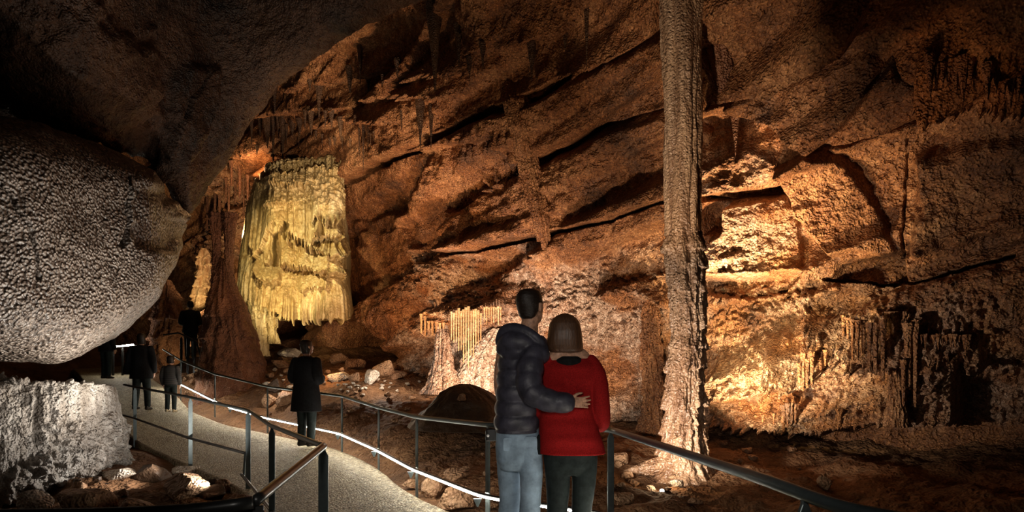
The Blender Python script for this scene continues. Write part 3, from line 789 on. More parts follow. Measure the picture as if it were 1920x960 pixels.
def hang(px, t, b, w, label, group=None, kind_='cone', mk='stalactite', Y=None, name='stalactite', hug=False):
    if hug: Y = min(wall_y(px, y_) for y_ in np.linspace(t, b, 8)) - .12 * w / 2 / F * 10
    if not Y:                           # hang clear of the bulges below, rooted where the vault comes forward
        Y = min(wall_y(px, y_) for y_ in np.linspace(t, b, 10)) - .30 * w / F * 12
        up = 0
        while up < 90 and wall_y(px, t - up) > Y + .02: up += 3
        if up >= 90: up, Y = 0, wall_y(px, t + .3 * (b - t)) + .2 * w / F * 12
        t -= up
    p = at(px, t, Y) if Y else on_wall(px, t)
    _hn[0] += 1
    o = bpy.data.objects.new(name, SHAPES[kind_, (_hn[0] * 7) % 5, mk]); COL.objects.link(o)
    o.location = p + Vector((0, .02, .03))
    r, ln = w / 2 / F * p.y * (1.15 if kind_ == 'cone' else 1.0), (b - t) / F * p.y
    o.scale = (r, r, ln); o.rotation_euler = (0, 0, _hn[0] * 2.4)
    return tag(o, label, 'stalactite', group, 'thing')

q = lambda x, a, b_, w: (420 + x / 3.43, 120 + a / 3.43, 120 + b_ / 3.43, w / 3.43)
G1 = 'small stalactites hanging from the vault above the flowstone block'
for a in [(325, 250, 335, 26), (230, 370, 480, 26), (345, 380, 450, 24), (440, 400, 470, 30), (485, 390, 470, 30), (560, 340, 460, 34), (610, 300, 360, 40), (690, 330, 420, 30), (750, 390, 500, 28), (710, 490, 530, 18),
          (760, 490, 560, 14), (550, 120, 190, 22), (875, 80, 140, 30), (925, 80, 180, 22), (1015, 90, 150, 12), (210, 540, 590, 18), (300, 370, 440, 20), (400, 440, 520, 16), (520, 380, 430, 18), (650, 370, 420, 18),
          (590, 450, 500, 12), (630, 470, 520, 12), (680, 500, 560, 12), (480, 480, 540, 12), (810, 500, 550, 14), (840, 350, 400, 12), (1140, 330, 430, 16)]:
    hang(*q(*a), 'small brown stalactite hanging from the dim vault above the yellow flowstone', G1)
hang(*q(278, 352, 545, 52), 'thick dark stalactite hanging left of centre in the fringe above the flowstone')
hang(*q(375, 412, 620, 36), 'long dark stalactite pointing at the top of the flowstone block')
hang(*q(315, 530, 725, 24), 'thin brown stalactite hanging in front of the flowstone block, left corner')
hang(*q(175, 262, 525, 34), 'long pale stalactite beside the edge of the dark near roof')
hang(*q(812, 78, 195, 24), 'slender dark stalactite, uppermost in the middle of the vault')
hang(*q(1262, 275, 545, 50), 'big dark blade of a stalactite hanging from the orange wall', kind_='cone')
hang(*q(1330, 330, 560, 22), 'thin drip ribbon right of the big dark blade stalactite')
hang(*q(895, 480, 700, 17), 'needle stalactite hanging free before the orange wall')
G2 = 'thin straws beside the needle stalactite'
for a in [(868, 440, 600, 11), (940, 460, 520, 11), (960, 450, 500, 11), (925, 475, 540, 9)]:
    hang(*q(*a), 'thin straw stalactite beside the needle before the orange wall', G2, 'straw')
G3 = 'dripping straws on the bright far wall left of the flowstone'
for a in [(45, 650, 790, 22), (100, 690, 870, 24), (150, 740, 880, 18), (70, 780, 900, 16), (10, 760, 900, 16), (125, 880, 990, 14), (30, 900, 1010, 16), (-30, 900, 1000, 18), (-60, 960, 1050, 16), (-110, 1000, 1080, 16), (200, 900, 1010, 12)]:
    hang(*q(*a), 'brown drip straw on the far wall between overhang and flowstone', G3, 'straw', 'pillar_red')
G4 = 'stubby stalactites high on the great wall'
for a in [(815, 128, 172, 22), (860, 66, 126, 12), (997, 122, 152, 14), (655, 140, 176, 10), (690, 150, 176, 8), (745, 120, 150, 9), (905, 95, 130, 9), (880, 120, 150, 8), (1060, 70, 100, 8), (1100, 100, 130, 8)]:
    hang(*a, 'stubby brown stalactite high on the vault between flowstone and tall column', G4)
G5 = 'stalactites along the dark ledge at the upper right'
for a in [(1747, 132, 188, 14), (1758, 138, 175, 10), (1770, 140, 170, 9), (1795, 150, 186, 13), (1808, 142, 196, 18), (1822, 150, 176, 10), (1855, 145, 192, 16), (1870, 155, 180, 10), (1897, 160, 210, 16), (1885, 160, 190, 10), (1912, 165, 196, 11), (1780, 142, 168, 8)]:
    hang(*a, 'brown stalactite hanging from the dark ledge at the upper right', G5, 'cone', 'pillar_red')
hang(1380, 248, 296, 12, 'single small stalactite on the lit rock right of the tall column', mk='pillar_red')
G6 = 'thin straws of the pale curtain'
for k in range(13):
    x = 846 + k * 4.6
    hang(x, 594 + 3 * math.sin(k * 1.7), 640 + 45 * math.exp(-((x - 876) / 16) ** 2) + 8 * math.sin(k * 2.9), 3.6, 'pale orange straw in the curtain left of the man in the jacket', G6, 'straw', 'drapery', Y=12.6)
for k in range(8):
    x = 908 + k * 4.4
    hang(x, 582, 606 + 7 * math.sin(k * 2.3), 3.2, 'pale orange straw in the curtain left of the man in the jacket', G6, 'straw', 'drapery', Y=12.6)
for k in range(7):
    x = 790 + k * 7
    hang(x, 605 + k, 628 + 7 * math.sin(k * 2.3), 5, 'short straw on the ledge above the stumpy column stalagmite', 'short straws above the stumpy stalagmite', 'straw', 'drapery')
G7 = 'hanging columns of dripstone low on the right wall'
for x, t, b2, w in [(1601, 612, 680, 8), (1610, 614, 678, 7), (1620, 612, 668, 9), (1632, 620, 694, 9), (1643, 622, 708, 11), (1657, 618, 718, 9), (1704, 626, 732, 14), (1718, 626, 768, 10), (1696, 690, 766, 10), (1592, 605, 640, 7), (1583, 600, 635, 7)]:
    hang(x, t, b2, w, 'slim tan hanging column in the row on the right wall', G7, 'straw', 'wall', hug=True)
G8 = 'short fringe right of the hanging columns'
for k, x in enumerate(range(1729, 1806, 8)):
    hang(x, 636, 655 + 6 * math.sin(k * 1.9), 6, 'short stubby drip in the fringe right of the hanging columns', G8, 'cone', 'wall', hug=True)
hang(1813, 640, 672, 12, 'reddish stalactite at the end of the fringe on the right wall', mk='wall', hug=True)
G9 = 'drips under the bright yellow bulge'
for x, t, b2, w in [(1500, 690, 728, 7), (1507, 676, 738, 9), (1515, 684, 732, 9), (1524, 672, 728, 8), (1540, 668, 698, 8), (1549, 664, 690, 6)]:
    hang(x, t, b2, w, 'yellow drip under the bright bulge right of the tall column', G9, 'straw', 'wall', hug=True)
G10 = 'drips on the lowest lip of the lit wall'
for x, t, b2, w in [(1431, 784, 796, 5), (1452, 782, 800, 6), (1470, 770, 814, 8), (1478, 766, 806, 7), (1485, 764, 800, 7), (1492, 766, 800, 7), (1575, 775, 805, 10)]:
    hang(x, t, b2, w, 'tan drip on the lowest lip of the lit wall', G10, 'straw', 'wall', hug=True)
# the long flowing drapery
dp = [at(x, y, min(wall_y(x, y + k_) for k_ in (-12, 0, 12)) + dy_) for x, y, dy_ in [(962, 150, .35), (968, 190, .12), (976, 240, .06), (988, 300, .05), (1002, 360, .05), (1013, 410, .04), (1020, 452, .05), (1024, 486, .12)]]
for w_, sd, dx_, mn in ((.115, 31, 0, 0), (.075, 33, .13, 0), (.06, 35, -.12, 1)):
    pts_ = dp[mn:len(dp) - (1 if dx_ else 0)]
    o = dripstone('flowing_drapery' if not dx_ else 'fold', [(p.z - dp[-1].z, w_ * (1.5, 1.25, 1.05, .95, .9, .8, .6, .25)[k + mn], p.x - dp[-1].x + dx_ * (1.2 - .1 * k), p.y - dp[-1].y + abs(dx_) * .3) for k, p in enumerate(pts_)][::-1], M['wall'], 80, 260, flute=(.07, 8), rough=.09, seed=sd, tiers=[(.9, .5, .05, .2), (1.5, .5, .05, .2), (2.2, .5, .04, .2)])
    if not dx_:
        o.location = dp[-1]; fold_of = tag(o, 'long red-brown drapery flowing down the middle of the great wall', 'drapery', None, 'thing')
    else: o.parent = fold_of

# ------------------------------------------------------------------ boulders
_bm = bmesh.new(); bmesh.ops.create_icosphere(_bm, subdivisions=4, radius=1)
_bm.verts.ensure_lookup_table()
DIRS = np.array([v.co[:] for v in _bm.verts]); TRI = np.array([[v.index for v in f.verts] for f in _bm.faces]); _bm.free()
def boulder_mesh(seed, mat):
    r = np.random.RandomState(seed)
    n = r.normal(size=(13, 3)); n /= np.linalg.norm(n, axis=1)[:, None]
    h = r.uniform(.62, 1.0, 13)
    dots = DIRS @ n.T
    rad = np.where(dots > .05, h / np.maximum(dots, .05), 9).min(1)
    rad = np.minimum(rad, 1.25)
    rad = rad + .05 * fbm(DIRS[:, 0] * 2 + seed, DIRS[:, 1] * 2, DIRS[:, 2] * 2, 4, .6)
    V_ = DIRS * rad[:, None]
    me = bpy.data.meshes.new('boulder'); me.from_pydata(V_.tolist(), [], TRI.tolist()); me.update()
    a = me.attributes.new('crust', 'FLOAT', 'POINT')
    me.materials.append(mat); me.polygons.foreach_set('use_smooth', np.ones(len(me.polygons), bool))
    me.set_sharp_from_angle(angle=math.radians(32))
    return me
BM = {mk: [boulder_mesh(300 + k + 10 * i, M[mk]) for k in range(6)] for i, mk in enumerate(('boulder', 'pale_boulder', 'mound'))}
_rb = random.Random(5)
_laid = []
def boulder(px, py, w, h, label, mk='boulder', group=None, name='boulder', sink=.30, Y=None):
    """A boulder w x h pixels whose foot is at row py."""
    p = on_ground(px, py) if Y is None else at(px, py, Y)
    if Y is not None: p.z = ground(p.x, p.y)
    k = p.y / F
    rad_ = w / 2 * k
    if name == 'stone':
        if any((p.x - a) ** 2 + (p.y - b) ** 2 < (1.25 * (rad_ + c)) ** 2 for a, b, c in _laid): return None
    _laid.append((p.x, p.y + rad_ * .5, rad_))
    o = bpy.data.objects.new(name, BM[mk][_rb.randrange(6)]); COL.objects.link(o)
    rx, rz_ = w / 2 * k, h / 2 * k
    o.scale = (rx, rx * _rb.uniform(.7, 1.0), rz_ * (1 + sink * .5))
    o.rotation_euler = (_rb.uniform(-.2, .2), _rb.uniform(-.2, .2), 0)
    o.location = p + Vector((0, rx * .5, rz_ * (1 - sink)))
    return tag(o, label, 'rock', group, 'thing')
boulder(720, 706, 42, 30, 'squared brown boulder, biggest of the pile below the dark arch')
boulder(695, 718, 26, 26, 'small upright pale block lit at the front of the rock pile', 'pale_boulder')
boulder(744, 712, 32, 16, 'flat brown slab at the right end of the rock pile')
boulder(660, 692, 38, 24, 'rounded brown boulder in the middle of the rock pile')
boulder(632, 684, 32, 22, 'reddish boulder at the back of the rock pile beside the dark coat')
boulder(634, 716, 44, 20, 'bright yellow-lit slab right of the person in the dark coat', 'pale_boulder')
boulder(664, 716, 24, 18, 'brown chunk wedged between the lit slab and the upright block')
boulder(522, 690, 28, 14, 'brown rock on the slope left of the person in the dark coat')
boulder(540, 668, 50, 14, 'pale flat rock under the flowstone supports', 'pale_boulder')
boulder(516, 736, 30, 24, 'dark boulder behind the railing post beside the dark coat', 'mound')
boulder(535, 760, 40, 26, 'brown boulder low on the slope left of the dark coat')
boulder(500, 765, 34, 22, 'brown boulder at the foot of the dark cone stalagmite')
boulder(808, 935, 52, 34, 'brown boulder beyond the light strip left of the couple')
boulder(855, 958, 66, 46, 'large brown boulder beyond the light strip beside the man')
boulder(850, 902, 50, 20, 'flat brown boulder at the foot of the slope left of the man')
boulder(775, 918, 40, 18, 'brown stone lying against the footpath kerb')
boulder(866, 752, 16, 14, 'small broken stalagmite stump on the clay mound', 'boulder', Y=8.9).location = at(866, 746, 8.98)
boulder(925, 840, 26, 14, 'small stone on the slope left of the man at hip height')
boulder(1162, 872, 34, 24, 'brown rock seen right of the woman below the rail')
boulder(1170, 945, 40, 22, 'dark brown rock near the foot of the right rail post')
boulder(1272, 905, 26, 18, 'small pale stone in front of the tall column foot', 'pale_boulder', Y=7.6)
boulder(1222, 900, 20, 14, 'knob of pale stone left of the tall column foot', 'pale_boulder', Y=7.6)
boulder(1548, 918, 26, 24, 'small upright brown stone beyond the right rail')
boulder(338, 892, 52, 22, 'white-lit flat rock in the pit left of the railing', 'pale_boulder')
boulder(330, 935, 90, 38, 'flat orange-brown slab in the pit left of the railing')
boulder(392, 938, 50, 26, 'dark rock between the slab and the left railing', 'mound')
boulder(415, 924, 34, 26, 'orange rock beside the low bar of the left railing')
boulder(150, 962, 90, 46, 'orange-brown boulder at the foot of the pale grey rock')
boulder(60, 968, 60, 50, 'grey rock at the very bottom left corner', 'pale_boulder')
boulder(245, 962, 60, 26, 'brown flat rock in front of the pit')
boulder(280, 905, 70, 36, 'black boulder in the shade beside the pale grey rock foot', 'mound')
boulder(445, 962, 70, 34, 'orange rock under the joint of the near railing')
boulder(215, 905, 60, 22, 'grey stone at the foot of the pale grey rock', 'pale_boulder')
for k in range(70):                                            # white-lit scree
    x, y = _rb.gauss(690, 38), _rb.gauss(722, 7)
    s = _rb.uniform(3, 10)
    boulder(x, y, s, s * .6, 'small pale stone in the lit scree below the rock pile', 'pale_boulder', 'lit scree below the rock pile', 'stone')
for k in range(45):
    x, y = _rb.gauss(525, 18), _rb.gauss(722, 14)
    s = _rb.uniform(5, 16)
    boulder(x, y, s, s * .55, 'small pale stone in the lit scree beside the dark cone stalagmite', 'pale_boulder', 'lit scree beside the dark cone', 'stone')
for k in range(70):
    x, y = _rb.uniform(500, 800), _rb.uniform(690, 800)
    if 540 < x < 612: continue
    s = _rb.uniform(6, 20)
    boulder(x, y, s, s * .6, 'brown stone scattered on the slope below the great wall', 'boulder', 'stones on the slope', 'stone')
for k in range(60):
    x, y = _rb.uniform(820, 1500), _rb.uniform(830, 955)
    if 925 < x < 1150: continue
    s = _rb.uniform(8, 26)
    boulder(x, y, s, s * .55, 'dark brown stone on the floor beyond the right railing', 'boulder', 'stones beyond the right railing', 'stone')
for k in range(40):
    x, y = _rb.uniform(110, 470), _rb.uniform(880, 958)
    p = on_ground(x, y)
    if in_poly(np.array([[p.x]]), np.array([[p.y]]), poly)[0, 0]: continue
    s = _rb.uniform(12, 36)
    boulder(x, y, s, s * .6, 'rock in the rubble of the pit left of the railing', _rb.choice(['boulder', 'boulder', 'mound']), 'rubble in the pit', 'stone')
for k in range(24):
    x, y = _rb.uniform(342, 380), _rb.uniform(695, 740)
    s = _rb.uniform(8, 18)
    p = on_ground(x, y)
    if in_poly(np.array([[p.x]]), np.array([[p.y]]), poly)[0, 0]: continue
    boulder(x, y, s, s * .6, 'reddish rubble stone between the child and the dark cone stalagmite', 'boulder', 'rubble behind the child', 'stone')

# ------------------------------------------------------------------ railings
def tube(pts, r, n=10, flat=1.0):
    """Rings swept along points; returns grid points."""
    p = np.asarray(pts, float)
    t = np.gradient(p, axis=0); t /= np.linalg.norm(t, axis=1)[:, None]
    up = np.array([0, 0, 1.0])
    a = np.cross(t, up); a /= np.maximum(np.linalg.norm(a, axis=1), 1e-6)[:, None]
    b = np.cross(a, t)
    ang = np.linspace(0, 2 * math.pi, n, endpoint=False)
    return p[:, None] + r * (np.cos(ang)[None, :, None] * a[:, None] + flat * np.sin(ang)[None, :, None] * b[:, None])

def walk(pts, step=.08, rounds=2):
    p = np.asarray(pts, float)
    d = np.r_[0, np.cumsum(np.linalg.norm(np.diff(p, axis=0), axis=1))]
    q = np.unique(np.r_[np.arange(0, d[-1], step), d[-1]])
    o = np.stack([np.interp(q, d, p[:, j]) for j in range(3)], -1)
    for _ in range(rounds): o[1:-1] = (o[:-2] + 2 * o[1:-1] + o[2:]) / 4
    return o

def bar(name, pts, r, mat, parent, flat=1.0, step=.08, rounds=2):
    org = np.array(parent.location) if parent else 0
    return link(name, grid_mesh(name, tube(walk(pts, step, rounds) - org, r, 12, flat), wrap=True, cap=True), mat, parent)

def post(name, x, y, z0, z1, ang, parent, mat, w=.052, t=.014):
    """Flat steel post with a chamfered head and a stub under the rail."""
    org = Vector(parent.location)
    hw = w / 2
    prof = [(-hw, z0), (hw, z0), (hw, z1 - .05), (hw * .45, z1 - .018), (hw * .45, z1), (-hw * .45, z1), (-hw * .45, z1 - .018), (-hw, z1 - .05)]
    bm = bmesh.new()
    va = [bm.verts.new((px_, -t / 2, pz_)) for px_, pz_ in prof]; vb = [bm.verts.new((px_, t / 2, pz_)) for px_, pz_ in prof]
    n = len(prof)
    bm.faces.new(va); bm.faces.new(vb[::-1])
    for i in range(n): bm.faces.new((va[i], vb[i], vb[(i + 1) % n], va[(i + 1) % n]))
    bmesh.ops.recalc_face_normals(bm, faces=bm.faces)
    bmesh.ops.bevel(bm, geom=bm.edges[:], offset=.002, segments=1, affect='EDGES')
    me = bpy.data.meshes.new(name); bm.to_mesh(me); bm.free()
    o = link(name, me, mat, parent, False)
    o.location = Vector((x, y, 0)) - org; o.rotation_euler = (0, 0, ang)
    return o

# right railing with the light strip
RP = [(.71, 4.8, .85), (-.2, 5.5, .815), (-1.0, 7.0, .75), (-1.64, 8.2, .765), (-2.5, 9.8, .82), (-4.4, 12.0, .87), (-6.15, 13.8, 1.06), (-7.7, 15.5, 1.34), (-9.0, 17.2, 1.62)]
rr = thing('railing', 'grey steel railing with white light strip along the right side of the footpath', 'railing', (.71, 4.8, 0))
near = [(1.75, 1.55, .86), (1.3, 1.72, .89), (.985, 1.98, .905), (.885, 2.25, .935)]
bar('handrail', near + RP, .022, M['steel'], rr)
for i, (x, y, z) in enumerate(RP[:8]):
    nx, ny = RP[i + 1][0] - (RP[i - 1][0] if i else .8), RP[i + 1][1] - (RP[i - 1][1] if i else 3.4)
    post('post', x, y, min(ground(x, y), path_z(y)) - .12, z - .012, math.atan2(ny, nx) + (math.pi / 2 if i == 0 else 0), rr, M['steel'])
post('post', .93, 2.12, -.2, .91, .3, rr, M['steel'])
SP = [(-.10, 5.28, .235), (-.28, 5.46, .235), (-1.05, 6.95, .205), (-1.68, 8.15, .25), (-2.54, 9.75, .27), (-4.44, 11.94, .31), (-5.4, 12.8, .42), (-6.2, 13.72, .53), (-7.7, 15.4, .80), (-9.0, 17.1, 1.06)]
SP0 = [(.78, 2.6, .24), (.66, 4.78, .235)] + SP
bar('light_channel', [(x + .012, y + .012, z + .016) for x, y, z in SP0], .013, M['dark_steel'], rr)
st_ = bar('light_strip', SP0, .0052, M['led'], rr)
st_['label'] = 'glowing white light strip'
for i, (x, y, z) in enumerate(RP[:7]):
    j = SP[min(i + 1, len(SP) - 1)] if i else SP0[1]
br = np.array([[(-.035, 0), (.035, 0)], [(-.006, -.06), (.006, -.06)]])
for x, y, z in [(-1.05, 6.95, .19), (-1.68, 8.15, .235), (-2.54, 9.75, .255), (-4.44, 11.94, .30), (-5.4, 12.8, .41), (-.28, 5.46, .22)]:
    bm = bmesh.new()
    vs = [bm.verts.new((a_, yy, b2)) for yy in (-.006, .006) for a_, b2 in ((-.035, .0), (.035, .0), (.006, -.065), (-.006, -.065))]
    bm.faces.new(vs[:4]); bm.faces.new(vs[4:][::-1])
    for k in range(4): bm.faces.new((vs[k], vs[k + 4], vs[(k + 1) % 4 + 4], vs[(k + 1) % 4]))
    bmesh.ops.recalc_face_normals(bm, faces=bm.faces)
    me = bpy.data.meshes.new('strip_bracket'); bm.to_mesh(me); bm.free()
    bo = link('strip_bracket', me, M['steel'], rr, False)
    bo.location = Vector((x, y - .03, z)) - Vector(rr.location)

# left railing
LPOST = [(-1.16, 4.1, .815), (-1.98, 5.5, .80), (-2.77, 7.0, .815), (-4.10, 8.5, .87), (-6.22, 11.0, .90)]
lr = thing('railing', 'dark steel railing along the left side of the footpath, beside the pit', 'railing', (-1.16, 4.1, 0))
bar('handrail', [(-1.01, 2.62, .795), (-1.16, 4.1, .82)], .023, M['dark_steel'], lr)
bar('handrail', [(-1.16, 4.1, .82)] + [(x, y, z + .005) for x, y, z in LPOST[1:]] + [(-6.75, 11.6, .92)], .018, M['steel'], lr, rounds=0)
for i, (x, y, z) in enumerate(LPOST):
    post('post', x, y, path_z(y) - .14, z - .006, (.15 if i < 3 else .5), lr, M['steel'], .05 if i else .06)
bar('mid_bar', [(-2.80, 7.05, .36), (-4.10, 8.46, .36), (-6.22, 10.95, .40), (-6.9, 11.6, .42)], .016, M['dark_steel'], lr, rounds=0)
bar('short_upright', [(-2.82, 7.05, .36), (-2.83, 7.03, .12)], .014, M['steel'], lr, rounds=0)
bar('low_bar', [(-2.86, 7.05, .14), (-1.98, 5.5, .10), (-1.25, 4.1, .10)], .016, M['dark_steel'], lr, rounds=0)
# the near railing across the branch of the path
nr = thing('railing', 'dark steel railing crossing the bottom left corner in front of the rubble', 'railing', (-1.0, 2.6, 0))
bar('handrail', [(-1.01, 2.60, .795), (-1.22, 2.56, .772), (-1.62, 2.56, .755), (-2.3, 2.56, .75)], .026, M['dark_steel'], nr)
post('post', -1.0, 2.63, -.2, .775, .2, nr, M['dark_steel'], .09, .016)
post('post', -2.2, 2.56, -.3, .74, .1, nr, M['dark_steel'], .06, .016)
# far railing on the rising path
fr = thing('railing', 'thin dark railing of the far path behind the child', 'railing', at(352, 690, 18.6))
bar('handrail', [at(306, 628, 17.9), at(335, 624, 17.9), at(368, 640, 17.9), at(376, 668, 17.9)], .022, M['dark_steel'], fr, rounds=0)
for x, y in ((352, 690), (364, 688), (340, 676)):
    p = at(x, y, 17.9); post('post', p.x, p.y, p.z - .3, at(x, 632, 17.9).z, 0, fr, M['dark_steel'], .06, .03)
fl = thing('railing', 'short railing with a lit strip behind the walking adult at the far left', 'railing', at(225, 700, 19.5))
o = bar('handrail', [at(205, 652, 19.5), at(228, 650, 19.5), at(262, 648, 19.5)], .022, M['dark_steel'], fl, rounds=0)
o = bar('light_strip', [at(212, 650, 19.46), at(230, 648.5, 19.46), at(250, 646, 19.46)], .018, M['led'], fl, rounds=0)
for x in (212, 230, 256):
    p = at(x, 705, 19.5); post('post', p.x, p.y, p.z - .4, at(x, 652, 19.5).z, 0, fl, M['dark_steel'], .06, .03)

# ------------------------------------------------------------------ floodlights that can be seen on the floor
def floodlight(loc, aim, label, s=1.0):
    t = thing('floodlight', label, 'floodlight', loc)
    d = (Vector(aim) - Vector(loc)).normalized()
    bd = dripstone('housing', [(-.09 * s, .045 * s, 0, 0), (-.02 * s, .055 * s, 0, 0), (.06 * s, .06 * s, 0, 0), (.07 * s, .055 * s, 0, 0)], M['black_plastic'], 24, 12, flute=(0, 3), rough=0, parent=t)
    ln = dripstone('lens', [(.066 * s, .045 * s, 0, 0), (.074 * s, .043 * s, 0, 0)], M['lamp_glass'], 24, 4, flute=(0, 3), rough=0, parent=t)
    for o_2 in (bd, ln):
        o_2.rotation_euler = d.to_track_quat('Z', 'Y').to_euler(); o_2.location = (0, 0, .10 * s)
    ft = dripstone('foot', [(-.08 * s, .05 * s, 0, 0), (-.005, .05 * s, 0, 0), (.0, .014 * s, 0, 0), (.07 * s, .012 * s, 0, 0)], M['black_plastic'], 20, 16, flute=(0, 3), rough=0, parent=t)
    return t

# ------------------------------------------------------------------ people
class Flesh:
    """Collects closed lofts; build() fuses them into one continuous surface."""
    def __init__(self): self.v, self.f = [], []
    def rings(self, rg, n=22, power=2.0):
        """rg: (centre, half-axis a, half-axis b) vectors."""
        k0 = len(self.v)
        for c, a, b in rg:
            c, a, b = (np.asarray(t, float) for t in (c, a, b))
            for i in range(n):
                t = 2 * math.pi * i / n
                ct, st = math.cos(t), math.sin(t)
                ct, st = math.copysign(abs(ct) ** (2 / power), ct), math.copysign(abs(st) ** (2 / power), st)
                self.v.append(c + a * ct + b * st)
        for r in range(len(rg) - 1):
            for i in range(n):
                j = (i + 1) % n
                self.f.append((k0 + r * n + i, k0 + r * n + j, k0 + (r + 1) * n + j, k0 + (r + 1) * n + i))
        self.v.append(np.asarray(rg[0][0], float)); self.v.append(np.asarray(rg[-1][0], float))
        a0, a1 = len(self.v) - 2, len(self.v) - 1
        for i in range(n):
            j = (i + 1) % n
            self.f.append((a0, k0 + j, k0 + i)); self.f.append((a1, k0 + (len(rg) - 1) * n + i, k0 + (len(rg) - 1) * n + j))
    def limb(self, pts, radii, n=16, per=8, puff=0, pitch=.09, flat=None, round_ends=True):
        p = np.array([list(q) for q in pts], float); r = np.array(radii, float)
        d = np.r_[0, np.cumsum(np.linalg.norm(np.diff(p, axis=0), axis=1))]
        m = max(per * (len(p) - 1), int(d[-1] / .012) if puff else 4) + 1
        q = np.linspace(0, d[-1], m)
        if len(p) > 2:
            c = spline(d, p, q); rad = np.interp(q, d, r)
        else:
            c = np.stack([np.interp(q, d, p[:, j]) for j in range(3)], -1); rad = np.interp(q, d, r)
        if puff: rad = rad * (1 - puff + puff * np.abs(np.sin(math.pi * q / pitch)) ** .45)
        t = np.gradient(c, axis=0); t /= np.linalg.norm(t, axis=1)[:, None]
        ref = np.array([0, 1.0, 0]) if abs(t[0][1]) < .8 else np.array([1.0, 0, 0])
        rg = []
        a = np.cross(t[0], ref); a /= np.linalg.norm(a)
        if round_ends:
            for s in (.92, .6): rg.append((c[0] - t[0] * rad[0] * s * .8, a * rad[0] * math.sqrt(1 - s * s), np.cross(t[0], a) * rad[0] * math.sqrt(1 - s * s)))
        for k in range(m):
            a = a - t[k] * np.dot(a, t[k]); a /= np.linalg.norm(a)
            b = np.cross(t[k], a)
            rg.append((c[k], a * rad[k], b * rad[k]))
        if round_ends:
            for s in (.6, .92): rg.append((c[-1] + t[-1] * rad[-1] * s * .8, a * rad[-1] * math.sqrt(1 - s * s), b * rad[-1] * math.sqrt(1 - s * s)))
        self.rings(rg, n)
    def ball(self, c, a, b, h, n=22, m=14):
        """Ellipsoid with half-axes a, b (vectors) and h (vector up)."""
        c, a, b, h = (np.asarray(t, float) for t in (c, a, b, h))
        self.rings([(c + h * -math.cos(math.pi * (k + .3) / (m - .4)), a * math.sin(math.pi * (k + .3) / (m - .4)), b * math.sin(math.pi * (k + .3) / (m - .4))) for k in range(m)], n)
    def build(self, name, mat, parent, voxel=.008, rounds=4):
        org = np.array(parent.location)
        me = bpy.data.meshes.new(name)
        me.from_pydata([tuple(v - org) for v in self.v], [], self.f); me.update()
        bm = bmesh.new(); bm.from_mesh(me); bmesh.ops.recalc_face_normals(bm, faces=bm.faces); bm.to_mesh(me); bm.free()
        o = link(name, me, mat, parent)
        m1 = o.modifiers.new('fuse', 'REMESH'); m1.mode = 'VOXEL'; m1.voxel_size = voxel; m1.use_smooth_shade = True
        m2 = o.modifiers.new('soften', 'SMOOTH'); m2.factor = .5; m2.iterations = rounds
        return o

def hand(fl, wrist, d, pn, th, s=1.0, curl=.35, spread=.12):
    """Palm, four unequal bent fingers and a thumb. d: along the fingers, pn: palm normal, th: towards the thumb."""
    w, d, pn, th = (np.asarray(t, float) for t in (wrist, d, pn, th))
    d /= np.linalg.norm(d); th = th - d * np.dot(th, d); th /= np.linalg.norm(th); pn = pn - d * np.dot(pn, d) - th * np.dot(pn, th); pn /= np.linalg.norm(pn)
    fl.rings([(w + d * k * s, th * a * s, pn * b * s) for k, a, b in ((-.03, .026, .020), (0, .028, .019), (.03, .036, .016), (.06, .041, .014), (.088, .040, .012), (.095, .034, .008))], 16, 2.6)
    for i, (off, ln) in enumerate(((.031, .070), (.0105, .079), (-.0105, .073), (-.031, .057))):
        k = w + d * .086 * s + th * off * s
        dr = d + th * (spread * off / .03)
        p1 = k + (dr * math.cos(curl * .5) + pn * math.sin(curl * .5)) * ln * .42 * s
        p2 = p1 + (dr * math.cos(curl * 1.2) + pn * math.sin(curl * 1.2)) * ln * .32 * s
        p3 = p2 + (dr * math.cos(curl * 1.9) + pn * math.sin(curl * 1.9)) * ln * .26 * s
        fl.limb([k - d * .02 * s, k, p1, p2, p3], [.0095 * s, .0098 * s, .0090 * s, .0082 * s, .0070 * s], 10, 4)
    b0 = w + d * .022 * s + th * .026 * s
    b1 = b0 + (th * .72 + d * .62 + pn * .15) * .040 * s
    b2 = b1 + (th * .35 + d * .92 + pn * .1) * .032 * s
    b3 = b2 + (th * .15 + d * .98 + pn * .1) * .024 * s
    fl.limb([b0 - th * .012 * s, b0, b1, b2, b3], [.015 * s, .0145 * s, .0115 * s, .0105 * s, .008 * s], 10, 4)

